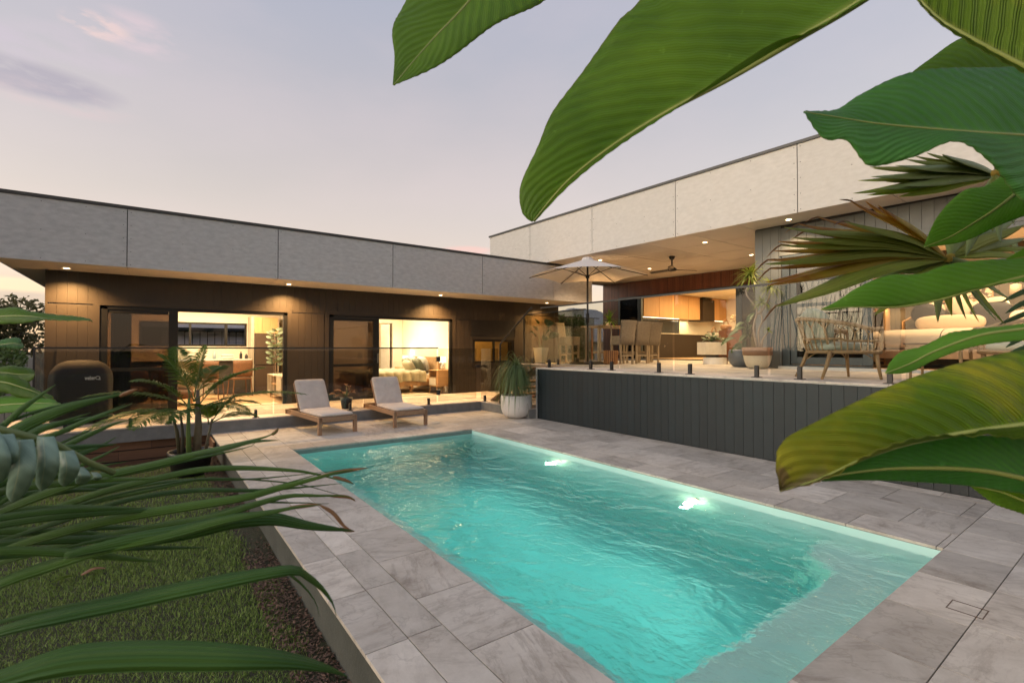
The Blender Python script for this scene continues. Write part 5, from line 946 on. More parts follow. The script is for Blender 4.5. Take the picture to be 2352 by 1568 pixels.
blade_leaf(ban, G2, pts([(2760,345),(2550,325),(2352,312),(2180,300),(2020,285),(1925,270),(1846,257)], 1.25, 1.15), pts([(2700,110),(2500,135),(2352,152),(2240,155),(2080,175),(1980,215),(1925,250),(1880,256),(1846,256)], 1.35, 1.16), pts([(2700,640),(2520,560),(2352,460),(2270,385),(2190,333),(2100,360),(2010,381),(1980,370),(1940,325),(1888,322),(1846,258)], 1.1, 1.14), seed=3, camber=.07)
blade_leaf(ban, G1, pts([(2560,60),(2420,120),(2330,165),(2240,175),(2130,182),(2080,182)], 1.7, 1.75), pts([(2540,-60),(2420,20),(2330,70),(2210,90),(2130,140),(2078,180)], 1.8, 1.75), pts([(2560,200),(2450,230),(2330,250),(2240,240),(2160,215),(2080,183)], 1.7, 1.75), seed=4)
blade_leaf(ban, G3, pts([(2620,280),(2480,215),(2352,155),(2230,90),(2150,40),(2080,-40),(1990,-170)][::1], .85, 1.0), pts([(2700,-150),(2560,-170),(2450,-190),(2330,-200),(2240,-220),(2120,-220),(2000,-200)], .85, 1.0), pts([(2600,300),(2440,225),(2352,170),(2220,95),(2140,38),(2075,-40),(1985,-170)], .84, 1.0), seed=5, rippn=20)
blade_leaf(ban, G4, pts([(2760,650),(2500,668),(2352,690),(2200,712),(2080,735),(2000,750),(1940,790),(1884,711)][:-1]+[(1886,711)] if False else [(2760,560),(2500,600),(2352,635),(2240,665),(2150,690),(2060,705),(1960,705),(1886,711)], 1.35, 1.25), pts([(2760,480),(2500,560),(2352,592),(2260,598),(2170,610),(2110,630),(2040,632),(1970,660),(1925,690),(1885,710)], 1.38, 1.25), pts([(2760,630),(2500,640),(2352,648),(2230,660),(2100,680),(2010,698),(1950,706),(1915,712),(1886,712)], 1.33, 1.25), seed=6, camber=.12)
blade_leaf(ban, G4, pts([(2760,690),(2500,735),(2352,755),(2250,770),(2150,805),(2090,835),(2034,857)], 1.2, 1.12), pts([(2760,640),(2500,700),(2352,744),(2220,760),(2180,765),(2120,795),(2070,808),(2045,830),(2033,856)], 1.25, 1.12), pts([(2760,770),(2500,770),(2352,782),(2240,795),(2150,825),(2100,850),(2070,858),(2036,858)], 1.17, 1.12), seed=7, camber=.1)
blade_leaf(ban, G3, pts([(2760,900),(2550,950),(2352,975),(2240,990),(2100,1015),(1990,1050),(1880,1100),(1792,1128)], .82, .78), pts([(2760,760),(2550,790),(2352,805),(2200,835),(2060,880),(1960,925),(1880,965),(1800,1010),(1780,1060),(1791,1126)], .88, .78), pts([(2760,1190),(2550,1060),(2400,1020),(2300,1005),(2180,995),(2080,1010),(1980,1050),(1900,1100),(1820,1118),(1793,1128)], .78, .775), seed=8, ripple=.0010, rippn=26, camber=.14)
blade_leaf(ban, G2, pts([(2760,1200),(2560,1150),(2400,1110),(2250,1080),(2080,1075),(1960,1085),(1850,1105)], .88, .83), pts([(2760,1050),(2560,1020),(2400,1005),(2250,1000),(2080,1015),(1960,1060),(1850,1103)], .9, .83), pts([(2760,1260),(2560,1200),(2400,1145),(2250,1118),(2080,1105),(1960,1103),(1852,1107)], .86, .83), seed=9, name='leaf', camber=-.08)
blade_leaf(ban, G1, pts([(2600,1220),(2450,1180),(2352,1150),(2300,1130),(2225,1114)], 1.0, 1.05), pts([(2600,1120),(2450,1110),(2352,1105),(2290,1100),(2225,1113)], 1.0, 1.05), pts([(2600,1260),(2450,1215),(2352,1182),(2290,1160),(2260,1140),(2226,1115)], .98, 1.05), seed=10)
blade_leaf(ban, G4, pts([(2480,330),(2400,390),(2300,470),(2240,510),(2180,545),(2123,567)], 1.55, 1.6), pts([(2420,290),(2352,360),(2270,425),(2210,440),(2150,500),(2122,565)], 1.6, 1.6), pts([(2500,380),(2420,470),(2340,500),(2290,520),(2210,555),(2124,568)], 1.55, 1.6), seed=11)
blade_leaf(ban, G4, pts([(2640,520),(2480,560),(2400,580),(2352,590),(2310,598)], 1.4, 1.45), pts([(2640,470),(2480,515),(2400,545),(2352,570),(2308,596)], 1.4, 1.45), pts([(2640,590),(2480,600),(2400,605),(2352,604),(2310,600)], 1.4, 1.45), seed=12)
for q in (((2.5, -.2, -.3), (2.55, -.1, 1.0), at(2760, 345, 1.3)), ((2.6, .0, -.3), at(2950, 600, 1.3), at(2850, -150, 1.2), at(2425, -300, 1.15)), ((2.7, -.2, -.3), (2.75, -.05, 1.1), at(2760, 560, 1.38)), ((2.3, -.3, -.3), (2.2, -.15, .9), at(2760, 900, .85)), ((2.6, .0, -.3), at(3000, 300, 1.8), at(2500, -700, 1.8), at(1330, -330, 1.75))):
    s = MB(); s.tube(cr(q, 14), [.05-.0028*i for i in range(14)], 10); s.build('stalk', mat('leaf_stalk', (.10,.15,.04), (.14,.18,.06), 6, .5), ban, smooth=True)

# ---- straps: palm leaflets folded along the middle
def strap(par, path, wd, m, n=26, fold=.30, name='leaflet', nrm=None, tipw=.05, basew=.35, twist=0):
    P_ = cr(path, n); P = []; UV = []
    for i, p in enumerate(P_):
        t = (P_[min(i+1, n-1)]-P_[max(i-1, 0)]).normalized(); s_ = i/(n-1); w_ = wd*min(1, basew+(1-basew)*s_/.25)*(1 if s_ < .55 else max(tipw, 1-((s_-.55)/.45)**1.5))
        nn = (nrm or (Vector((0, 0, 1.4))-p)); nn = (nn - t*nn.dot(t)).normalized(); sd = t.cross(nn)
        if twist: q = Matrix.Rotation(twist*s_, 3, t); nn = q @ nn; sd = q @ sd
        P.append([p-sd*w_/2-nn*w_*fold*.5, p-sd*w_*.25-nn*w_*fold*.22, p, p+sd*w_*.25-nn*w_*fold*.22, p+sd*w_/2-nn*w_*fold*.5]); UV.append([(s_, 0.02), (s_, .25), (s_, .5), (s_, .75), (s_, .98)])
    s = MB(); s.grid(P, UV); return s.build(name, m, par, smooth=True, solid=.0008)
Z6 = lambda px, py: (px*.4903, 799.7 + py*.4903)
fr = thing('palm', 'big palm whose long arching leaflets sweep in from the left, blurred close to the camera', 'palm', (-1.2, .9, -.25))
frond = [MB() for _ in range(2)]
s = MB(); s.tube([at(-420, 1560, .95), at(-300, 1330, .9), at(-200, 1150, .88), at(-150, 1000, .9)], .012, 8); f0 = s.build('frond', mat('leaf_stalk', (.10,.15,.04), (.14,.18,.06), 6, .5), fr, smooth=True)
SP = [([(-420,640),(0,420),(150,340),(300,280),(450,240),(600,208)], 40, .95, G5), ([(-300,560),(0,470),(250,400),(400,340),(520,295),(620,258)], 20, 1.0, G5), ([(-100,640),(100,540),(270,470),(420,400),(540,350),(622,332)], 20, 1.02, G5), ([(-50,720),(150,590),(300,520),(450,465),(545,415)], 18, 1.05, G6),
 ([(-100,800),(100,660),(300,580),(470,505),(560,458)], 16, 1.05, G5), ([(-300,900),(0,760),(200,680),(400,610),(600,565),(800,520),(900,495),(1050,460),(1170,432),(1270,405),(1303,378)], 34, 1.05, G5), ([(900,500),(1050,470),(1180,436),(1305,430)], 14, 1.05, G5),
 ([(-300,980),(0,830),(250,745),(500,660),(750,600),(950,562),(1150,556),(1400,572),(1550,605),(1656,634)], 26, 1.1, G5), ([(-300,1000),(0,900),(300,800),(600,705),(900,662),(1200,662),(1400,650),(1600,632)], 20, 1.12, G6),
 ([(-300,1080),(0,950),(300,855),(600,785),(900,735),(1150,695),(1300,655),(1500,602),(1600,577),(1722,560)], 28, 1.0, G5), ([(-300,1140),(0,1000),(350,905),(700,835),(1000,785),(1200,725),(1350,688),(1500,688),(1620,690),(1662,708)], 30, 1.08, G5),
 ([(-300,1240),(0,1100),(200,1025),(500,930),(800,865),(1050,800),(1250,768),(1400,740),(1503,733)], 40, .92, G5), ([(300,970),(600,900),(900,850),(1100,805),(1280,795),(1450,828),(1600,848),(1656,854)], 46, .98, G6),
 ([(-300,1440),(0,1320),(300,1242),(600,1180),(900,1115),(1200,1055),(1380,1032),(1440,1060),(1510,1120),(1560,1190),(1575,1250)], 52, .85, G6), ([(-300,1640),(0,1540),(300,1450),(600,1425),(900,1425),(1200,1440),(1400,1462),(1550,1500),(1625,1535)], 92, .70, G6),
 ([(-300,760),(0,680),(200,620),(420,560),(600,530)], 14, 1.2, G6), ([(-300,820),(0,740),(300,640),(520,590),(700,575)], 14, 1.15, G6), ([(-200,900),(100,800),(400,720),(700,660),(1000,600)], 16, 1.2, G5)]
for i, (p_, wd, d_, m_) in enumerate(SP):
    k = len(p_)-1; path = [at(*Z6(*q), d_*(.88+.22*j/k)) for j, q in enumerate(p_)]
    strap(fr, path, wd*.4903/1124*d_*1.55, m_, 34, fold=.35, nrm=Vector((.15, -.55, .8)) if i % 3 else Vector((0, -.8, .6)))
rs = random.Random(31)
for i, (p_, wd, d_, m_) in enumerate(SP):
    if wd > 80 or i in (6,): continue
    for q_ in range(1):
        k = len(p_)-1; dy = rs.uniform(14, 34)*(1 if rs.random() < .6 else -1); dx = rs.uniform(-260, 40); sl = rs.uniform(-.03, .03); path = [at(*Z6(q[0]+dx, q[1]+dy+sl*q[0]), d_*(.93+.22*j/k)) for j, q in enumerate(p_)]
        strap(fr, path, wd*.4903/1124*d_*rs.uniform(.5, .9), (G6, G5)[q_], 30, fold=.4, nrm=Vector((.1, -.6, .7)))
for i in range(20):
    y0 = 380+30*i; x1 = 260+300*abs(math.sin(i*1.9))+(22*i if i > 8 else 0); y1 = y0-150+10*i-60*math.cos(i*2.3); d_ = 1.0+.12*math.sin(i*1.3)
    strap(fr, [at(*Z6(-330, y0+120), d_*.9), at(*Z6(-60, y0+30), d_*.95), at(*Z6(x1*.45, (y0+y1)/2-6), d_), at(*Z6(x1, y1), d_*1.07)], .013+.006*abs(math.sin(i)), (G5, G6, G6)[i % 3], 26, fold=.4, nrm=Vector((.1, -.6, .7)))
DRY = leafmat('dry_leaf_tip', (.16,.07,.035), (.26,.14,.06), (.3,.2,.1), 3, trans=.1, bmp=.1)
for p_, d_ in (([(1490,600),(1600,577),(1726,559)], 1.03), ([(1540,690),(1630,696),(1666,716)], 1.13), ([(1330,752),(1420,738),(1506,731)], .96), ([(1560,600),(1620,618),(1658,636)], 1.15), ([(1500,735),(1560,770),(1610,830),(1650,852)], 1.0), ([(1575,845),(1620,850),(1662,857)], 1.02), ([(1270,405),(1290,392),(1306,372)], 1.12), ([(560,225),(600,208),(645,190)], .9)): strap(fr, [at(*Z6(*q), d_*1.055) for q in p_], .008, DRY, 10, fold=.2)
# ---- blue-green leaf with broad hanging leaflets in front of it
BG = leafmat('blue_green_leaf', (.17,.27,.21), (.24,.35,.28), (.44,.48,.28), 5, rough=.45, trans=.15, bmp=.15)
bg_ = thing('cycad', 'blue-green cycad frond with broad hanging leaflets at the left edge of the view', 'plant', (-1.0, 1.2, -.25)); s = MB(); s.tube([at(-200, 975, .80), at(0, 985, .82), at(120, 1015, .86), at(200, 1060, .9), at(260, 1085, .95)], .006, 8); s.build('frond', mat('leaf_stalk', (.1,.15,.04)), bg_, smooth=True)
for x0, y0, x1, y1, w_, d_ in ((-60, 385, -20, 640, 120, .80), (20, 400, 0, 600, 100, .81), (110, 425, 60, 720, 105, .82), (215, 412, 195, 665, 90, .84), (310, 478, 300, 645, 80, .87), (365, 555, 372, 640, 60, .9), (440, 580, 430, 625, 34, .93)):
    a, b_, c_ = at(*Z6(x0, y0), d_), at(*Z6((x0+x1)/2+22, (y0+y1)/2), d_-.02), at(*Z6(x1, y1), d_+.02); P = []; UV = []; n = 22; ax = cr([a, b_, c_], n)
    for i in range(n):
        s_ = i/(n-1); wd = w_*.4903/1124*d_*1.15*(.25+.75*math.sin(math.pi*min(.97, s_*.8+.2))**.7)*(1 if s_ < .75 else 1-((s_-.75)/.25)**2*.85); P.append([ax[i]+CR*wd*(j/8-.5)+CF*(-.16*wd*math.cos((j/8-.5)*math.pi)) for j in range(9)]); UV.append([(s_, .02+.96*j/8) for j in range(9)])
    s = MB(); s.grid(P, UV); s.build('leaflet', BG, bg_, smooth=True, solid=.001)
# ---- banana leaves at the far left
Z1 = lambda px, py: (px*.384, 413.95 + py*.384)
def ll(par, m, rib, l, r_, d, **k): blade_leaf(par, m, [at(*Z1(*q), d) for q in rib], [at(*Z1(*q), d+.05) for q in l], [at(*Z1(*q), d-.03) for q in r_], n=50, c=5, ribr=.005, **k)
lb_ = thing('bird_of_paradise_plant', 'smaller broad-leaved plant at the left edge, below the sunset gap beside the house', 'plant', (-1.9, 2.2, -.25))
ll(lb_, G1, [(-300,850),(0,815),(150,812),(300,828),(450,834),(552,842)], [(-300,800),(0,774),(100,762),(200,788),(350,812),(450,815),(552,841)], [(-300,900),(0,862),(150,857),(270,838),(400,840),(552,843)], 1.9, seed=21)
ll(lb_, G2, [(-150,1010),(0,985),(90,975),(148,990)], [(-150,980),(0,962),(90,940),(130,962),(148,989)], [(-150,1030),(0,1002),(60,1006),(120,1012),(148,991)], 2.0, seed=22)
ll(lb_, G1, [(-200,1160),(0,1150),(110,1160),(208,1160)], [(-200,1130),(0,1120),(100,1110),(190,1132),(209,1158)], [(-200,1190),(0,1182),(100,1198),(180,1206),(209,1162)], 2.0, seed=23)
ll(lb_, G1, [(-250,1200),(0,1205),(120,1235),(230,1275),(332,1342)], [(-250,1150),(0,1163),(60,1158),(150,1200),(250,1264),(312,1290),(332,1340)], [(-250,1270),(0,1265),(110,1300),(210,1310),(332,1344)], 1.75, seed=24)
ll(lb_, G4, [(-250,1370),(0,1345),(150,1335),(290,1335),(416,1350)], [(-250,1320),(0,1292),(150,1290),(300,1310),(416,1349)], [(-250,1420),(0,1397),(150,1386),(300,1366),(416,1351)], 1.7, seed=25)
for k, (px, py) in enumerate(((-115, 740), (-60, 800), (-77, 860), (-96, 880), (-96, 940))): s = MB(); s.tube(cr([(-1.9+.05*k, 2.2, -.3), (-1.85, 2.1+.05*k, .5), at(px, py, 1.85)], 8), .014, 8); s.build('stalk', mat('leaf_stalk', (.1,.15,.04)), lb_, smooth=True)

# ---- fan palm at the right
FG = leafmat('fan_palm_green', (.32,.40,.09), (.46,.50,.15), (.26,.28,.12), 2, rough=.5, trans=.5, tcol=(.75,.74,.16), bmp=.7, lines=6)
FO = leafmat('fan_palm_browning', (.52,.47,.08), (.68,.48,.12), (.3,.28,.1), 2, rough=.5, trans=.5, lines=6, tcol=(.95,.62,.10), yellow=(.55, (.38,.19,.06)), bmp=.2)
FD = leafmat('fan_palm_dark', (.17,.23,.08), (.27,.33,.13), (.2,.24,.12), 2, rough=.5, trans=.2, bmp=.2)
Z5 = lambda px, py: (1740.5 + px*.35995, 329.3 + py*.35995)
fan = thing('fan_palm', 'fan palm with browning pointed leaflets reaching across the right wing', 'palm', (3.6, -.4, 0))
def fanleaf(hub, tips, dh, dt, wd, m, droop=.05, dry=True):
    H_ = at(*Z5(*hub), dh); s = MB(); s.pillow(H_, (.03, .03, .03), n=4); hl = s.build('fan_leaf', FO, fan, smooth=True)
    for i, (tx, ty, *r_) in enumerate(tips):
        T_ = at(*Z5(tx, ty), dt + .06*math.sin(i*2.1)); mid_ = H_.lerp(T_, .5) + Vector((0, 0, droop*(T_-H_).length)); k = r_[0] if r_ else 1
        strap(hl, [H_, H_.lerp(mid_, .5)+Vector((0, 0, droop*.4*(T_-H_).length)), mid_, H_.lerp(T_, .8)+Vector((0, 0, droop*.35*(T_-H_).length)), T_], wd*k, m[i % len(m)], 18, fold=.5, tipw=.03, basew=.12, nrm=Vector((-.2+.25*math.sin(i*1.7), -.5, .8)))
        if dry and i % 2 == 0: e_ = T_+(T_-H_).normalized()*.06+Vector((0, 0, -.02+.03*math.sin(i*3))); strap(hl, [H_.lerp(T_, .93), T_, e_], .006, DRY, 6)
    return hl
fanleaf((1215,735), [(590,365),(690,370),(550,495),(770,395),(380,470),(170,535),(260,515),(130,625),(140,650),(95,685),(60,745),(45,770),(75,800),(50,885),(110,1040),(60,905),(300,560),(220,600)], 1.95, 1.75, .074, [FO, FO, FG])
fanleaf((1215,738), [(600,800),(720,860),(745,1095),(930,830),(1020,815),(1150,1140),(1240,1100),(1330,1120),(1412,1140),(1520,1125),(1580,1155),(1620,1000)], 1.98, 2.0, .052, [FG, FD], dry=False)
fanleaf((1230,725), [(1500,420),(1600,470),(1699,520),(1720,600),(1740,660),(1400,380),(1450,520),(1650,480),(1760,720)], 2.0, 2.15, .07, [FG, FD], dry=False)
fanleaf((1530,195), [(610,318),(640,237),(725,212),(715,150),(735,160),(880,140),(940,100),(1000,80),(930,270),(820,245),(1080,60),(780,290),(900,340),(700,330),(1180,70)], 2.1, 1.95, .080, [FG, FG, FD], droop=.03, dry=False)
fanleaf((1520,190), [(1330,720,1.2),(1500,560,1.1),(1550,635,.9),(1440,560,.8),(1640,520,.9),(1720,420)], 1.9, 1.75, .040, [FD, FG], droop=0, dry=False)
s = MB(); s.tube(cr([(3.5, -.3, 0), at(2560, 760, 2.6), at(2400, 660, 2.3), at(*Z5(1215, 735), 1.95)], 12), .012, 8); s.build('stalk', mat('leaf_stalk', (.1,.15,.04)), fan, smooth=True); s = MB(); s.tube(cr([(3.55, -.35, 0), at(2600, 560, 2.6), at(*Z5(1900, 300), 2.3), at(*Z5(1530, 195), 2.0)], 12), .012, 8); s.build('stalk', MATS['leaf_stalk'], fan, smooth=True)
s = MB(); s.tube([(3.6, -.4, 0), (3.6, -.4, .9)], [.09, .07], 12); s.build('trunk', mat('palm_trunk', (.16,.12,.08)), fan)
# darker leaflets at the right edge
dk = thing('dark_palm', 'dark narrow palm leaflets at the right edge beside the pendant lamp', 'palm', (3.7, -.4, 0)); s = MB(); s.tube(cr([(3.7, -.4, 0), at(2600, 860, 2.4), at(2420, 760, 2.2), at(2330, 560, 2.3)], 10), .01, 6); s.build('stalk', MATS['leaf_stalk'], dk)
for k in range(9):
    y = 690+26*k; strap(dk, [at(2400, y-40, 2.2), at(2350, y-20, 2.15), at(2300+10*math.sin(k*2), y+4, 2.1)], .022, G6, 10)

# ---- pinnate palm frond generator (potted palm etc.)
def frondgen(par, base, d, length, arch, n=44, ll_=.32, m=G5, w_=.016, up=None, vs=.50, seed=0):
    rs = random.Random(seed); base = Vector(base); d = Vector(d).normalized(); side = d.cross(Vector((0, 0, 1))); side = side.normalized() if side.length > .05 else Vector((1, 0, 0)); P = []
    for i in range(17): s_ = i/16; h = Vector((d.x, d.y, 0)); P.append(base + d*length*s_ + Vector((0, 0, -arch*length*s_*s_)) + h*length*.12*s_*s_)
    s = MB(); s.tube(P, [.009*(1-.85*i/16) for i in range(17)], 6); f = s.build('frond', mat('leaf_stalk', (.1,.15,.04)), par, smooth=True); lf = MB()
    for i in range(n):
        s_ = .18+.80*i/(n-1); k = s_*16; j = min(15, int(k)); p = P[j].lerp(P[j+1], k-j); t = (P[j+1]-P[j]).normalized(); sd = t.cross(Vector((0, 0, 1))); sd = sd.normalized() if sd.length > .05 else side; nn = sd.cross(t).normalized()
        for g_ in (-1, 1):
            l_ = ll_*(math.sin(math.pi*min(1, s_*.9+.12))**.6)*rs.uniform(.85, 1.1); dr = (sd*g_*.95 + t*vs + nn*.16 + Vector((rs.uniform(-.08, .08), rs.uniform(-.08, .08), rs.uniform(-.06, .06)))).normalized(); q0 = p; q1 = p+dr*l_*.5; q2 = p+dr*l_+Vector((0, 0, -.22*l_)); wn = dr.cross(nn).normalized()*w_/2
            fo = nn*w_*.25
            lf.add([q0-wn*.4, q0+wn*.4, q1-wn-fo, q1+fo*.4, q1+wn-fo, q2], [(0,3,2),(0,1,3),(1,4,3),(2,3,5),(3,4,5)], [(0,.05),(0,.95),(.5,.05),(.5,.5),(.5,.95),(1,.5)])
    lf.build('leaflets', m, f, kind='stuff'); return f
BP = Vector((.42, 7.72, .0)); mjp = thing('potted_palm', 'green feather palm with several slim trunks growing in the black pot', 'palm', (.42, 7.72, -.02))
for q, r0, m_ in ((((.48, 7.70, -.02), (.50, 7.70, .35), (.49, 7.70, .85)), (.055, .045, .02), (.16,.13,.085)), (((.40, 7.66, -.02), (.385, 7.64, .3), (.39, 7.64, .75)), (.034, .026, .014), (.12,.20,.05)), (((.30, 7.74, -.02), (.27, 7.74, .3), (.20, 7.74, .62)), (.028, .022, .012), (.10,.09,.05)), (((.58, 7.76, -.02), (.62, 7.76, .22), (.66, 7.76, .45)), (.022, .018, .01), (.11,.13,.05)), (((.33, 7.70, -.02), (.33, 7.68, .25), (.30, 7.66, .6)), (.024, .02, .01), (.06,.055,.04))):
    s = MB(); s.tube(q, list(r0), 10); s.build('trunk', mat('palm_stem_%d' % int(m_[1]*100), m_, None, 14, .6, .5, 40), mjp, smooth=True)
for k, (b_, d_, L_, ar) in enumerate((((.45,7.68,.7), (-.35,-.1,1.0), .95, .35), ((.45,7.68,.75), (.12,-.05,1.0), .80, .22), ((.45,7.68,.70), (.75,-.1,.75), .95, .30), ((.42,7.66,.62), (-.95,-.05,.62), 1.05, .38), ((.5,7.68,.62), (1.0,-.15,.42), 1.15, .30), ((.25,7.72,.55), (-.95,-.1,.40), .85, .60), ((.45,7.66,.55), (.65,-.5,.55), .70, .55), ((.4,7.68,.75), (-.15,.3,1.0), .8, .2), ((.3,7.7,.5), (-.6,-.5,.6), .65, .7), ((.64,7.76,.38), (.5,-.1,.9), .55, .25), ((.66,7.76,.4), (.9,.0,.5), .50, .4), ((.62,7.76,.38), (-.1,-.3,.9), .45, .4), ((.45,7.68,.7), (.35,.25,1), .85, .45), ((.4,7.66,.62), (-.55,-.2,.85), .9, .45), ((.5,7.66,.65), (.5,-.2,.85), .85, .4), ((.42,7.68,.5), (-.3,-.45,.5), .6, .7), ((.48,7.68,.5), (.9,.2,.7), .8, .5))):
    frondgen(mjp, b_, d_, L_*1.14, ar, 44, .30, (G6, G6, G5)[k % 3], .0150, seed=k)
# ponytail palm in the white bowl
pt = thing('ponytail_palm', 'ponytail palm with long drooping thin leaves spilling over the white bowl planter', 'palm', (5.96, 7.96, .40)); C0 = Vector((5.96, 7.96, .40)); s = MB(); s.lathe([(.10, 0), (.085, .08), (.04, .18), (.032, .45), (.03, .62)], C0, 14); s.build('trunk', mat('grey_bark', (.22,.18,.14), (.14,.11,.09), 18, .8, .5), pt, smooth=True)
rr = random.Random(11); lf = MB()
for k in range(760):
    a = rr.uniform(0, 6.283); L_ = rr.uniform(.35, .98); el = rr.uniform(.1, 1.45); h0 = C0+Vector((rr.uniform(-.03,.03), rr.uniform(-.03,.03), rr.uniform(.50, .66) if k % 4 else rr.uniform(.25, .5))); dx = Vector((math.cos(a), math.sin(a), 0)); prev = None; p = h0; w_ = .0042; sd = Vector((-dx.y, dx.x, 0))*w_; vs = []; vel = dx*math.cos(el)+Vector((0, 0, math.sin(el))); st = L_/7
    for i in range(8): ww = sd*(1 if i < 5 else (1-(i-4)/3.3)); vs += [p-ww, p+ww]; vel = (vel + Vector((0, 0, -.55))).normalized(); p = p+vel*st
    lf.add(vs, [(2*i, 2*i+1, 2*i+3, 2*i+2) for i in range(7)], [(i/8, .3 if j else .7) for i in range(8) for j in (0, 1)])
lf.build('leaves', leafmat('ponytail_green', (.07,.11,.04), (.12,.17,.07), (.15,.2,.08), 2, trans=.2, bmp=0), pt, kind='stuff')
# rosette tree: dracaena
DG = leafmat('dracaena_green', (.16,.22,.04), (.26,.30,.07), (.35,.36,.1), 2, trans=.3, bmp=.1)
dr = thing('dracaena', 'dracaena with bare twisting stems and yellow-green rosettes in the speckled pot', 'plant', (9.12, 4.66, TZ+.4)); D0 = Vector((9.12, 4.66, TZ+.4)); DD = 9.15
Gz = lambda px, py, d=DD: at((1600+px*.23384)*.9408, (600+py*.23384)*.9408, d); BK = mat('pale_bark', (.36,.28,.20), (.24,.18,.13), 16, .8, .4)
for q in ((D0, Gz(1025, 850), Gz(1060, 710), Gz(1040, 630), Gz(945, 500), Gz(965, 420)), (D0+Vector((.03,-.03,0)), Gz(1075, 900), Gz(1115, 780), Gz(1100, 690), Gz(1110, 620)), (Gz(1070, 710), Gz(1110, 680), Gz(1180, 560), Gz(1205, 460)), (D0+Vector((.05,-.05,0)), Gz(1120, 980), Gz(1180, 900))): s = MB(); s.tube(cr(q, 14), [.022-.0009*i for i in range(14)], 8); s.build('stem', BK, dr, smooth=True)
def rosette(par, c, n, L_, m, w_=.022, droop=.3, seed=0, upb=.3, name='rosette'):
    rs = random.Random(seed); lf = MB()
    for k in range(n):
        a = rs.uniform(0, 6.283); el = rs.uniform(-.2, 1.4)*(.6+upb); l_ = L_*rs.uniform(.7, 1.1); dx = Vector((math.cos(a), math.sin(a), 0)); vel = dx*math.cos(el)+Vector((0, 0, math.sin(el))); p = Vector(c); sd = Vector((-dx.y, dx.x, 0))*w_/2; vs = []
        for i in range(6): ww = sd*(.6, 1, 1, .8, .5, .05)[i]; vs += [p-ww, p+ww]; vel = (vel+Vector((0, 0, -droop))).normalized(); p = p+vel*l_/5
        lf.add(vs, [(2*i, 2*i+1, 2*i+3, 2*i+2) for i in range(5)], [(i/6, .1 if j else .9) for i in range(6) for j in (0, 1)])
    return lf.build(name, m, par)
for i, (q, n_, L_) in enumerate(((Gz(985, 330), 90, .42), (Gz(1205, 440), 60, .32), (Gz(1110, 590), 50, .30), (Gz(1180, 880), 26, .13), (Gz(990, 290), 40, .3))): rosette(dr, q, n_, L_, DG, .020, .28, i)
# big-leaved plant in the slate pot
def broadplant(name, lab, base, leaves, m, stalkm=None, cat='plant', wf=.42, dr_=.10):
    t = thing(name, lab, cat, base); b0 = Vector(base)
    for i, (tip_, root_, L2) in enumerate(leaves):
        ax = cr([root_, root_.lerp(tip_, .5)+Vector((0, 0, dr_*(tip_-root_).length)), tip_], 12); P = []; UV = []; d_ = (tip_-root_); sd = d_.cross(Vector((.1*math.sin(i), -.4, .9))).normalized(); nn = sd.cross(d_).normalized(); W_ = d_.length*wf*L2
        for k in range(12): s_ = k/11; ww = W_*math.sin(math.pi*(s_**.8))**.8*.5+.001; P.append([ax[k]+sd*ww*j+nn*abs(j)*ww*.35 for j in (-1, -.5, 0, .5, 1)]); UV.append([(s_, .02+.24*j) for j in range(5)])
        s = MB(); s.grid(P, UV); s.build('leaf', m, t, smooth=True, solid=.001); s = MB(); s.tube(cr([b0, b0.lerp(root_, .6)+Vector((0, 0, .04)), root_], 6), .005, 5); s.build('leaf_stem', mat('leaf_stalk', (.1,.15,.04)), t)
    return t
BGr = leafmat('broad_dark_green', (.03,.07,.02), (.06,.11,.03), (.14,.2,.07), 9, rough=.3, trans=.2)
g0 = Vector((9.78, 5.33, TZ+.33)); Gd = lambda x, y, d=10.0: Gz(x, y, d); lv = [(Gd(1035, 700), Gd(960, 800), 1), (Gd(830, 860), Gd(930, 800), 1), (Gd(800, 920), Gd(930, 850), 1.1), (Gd(685, 1040), Gd(830, 960), .9), (Gd(820, 1165), Gd(890, 1010), 1.1), (Gd(865, 1170), Gd(930, 1010), .9), (Gd(900, 1100), Gd(940, 990), .9), (Gd(950, 960), Gd(960, 830), 1), (Gd(870, 1010), Gd(960, 930), 1), (Gd(1010, 820), Gd(950, 900), 1), (Gd(760, 950), Gd(880, 900), 1), (Gd(930, 780), Gd(1000, 900), 1), (Gd(790, 1120), Gd(880, 1040), 1), (Gd(1000, 1000), Gd(940, 900), 1)]
broadplant('broadleaf_plant', 'big glossy dark-leaved plant growing in the slate grey pot', (9.78, 5.33, TZ+.33), lv, BGr)
def bush(name, lab, c, n, rx, rz, L_, m, seed, cat='plant', wf=.5):
    rs = random.Random(seed); lv = []
    for k in range(n):
        a = rs.uniform(0, 6.283); e_ = rs.uniform(.1, 1.3); r_ = rs.uniform(.4, 1); q = Vector(c)+Vector((math.cos(a)*rx*r_*math.cos(e_), math.sin(a)*rx*r_*math.cos(e_), rz*r_*math.sin(e_))); d_ = Vector((math.cos(a), math.sin(a), rs.uniform(-.3, .5))).normalized(); lv.append((q+d_*L_, q, 1))
    return broadplant(name, lab, c, lv, m, cat=cat, wf=wf)
SG = leafmat('sage_succulent', (.18,.24,.15), (.26,.31,.2), (.3,.35,.22), 3, trans=.15, bmp=.1)
bush('succulent', 'grey-green succulents tumbling over the square cream planter', (PLW.x, PLW.y, TZ+.54), 34, .26, .22, .11, SG, 5, wf=.7)
ftl = thing('fiddle_leaf_plant', 'grey-green plant with round stacked leaves inside the first doorway', 'plant', (2.62, 14.15, .46)); s = MB(); s.tube([(2.62, 14.15, .44), (2.64, 14.15, 1.2), (2.60, 14.15, 1.85)], .012, 6); s.build('stem', BK, ftl); rs = random.Random(4)
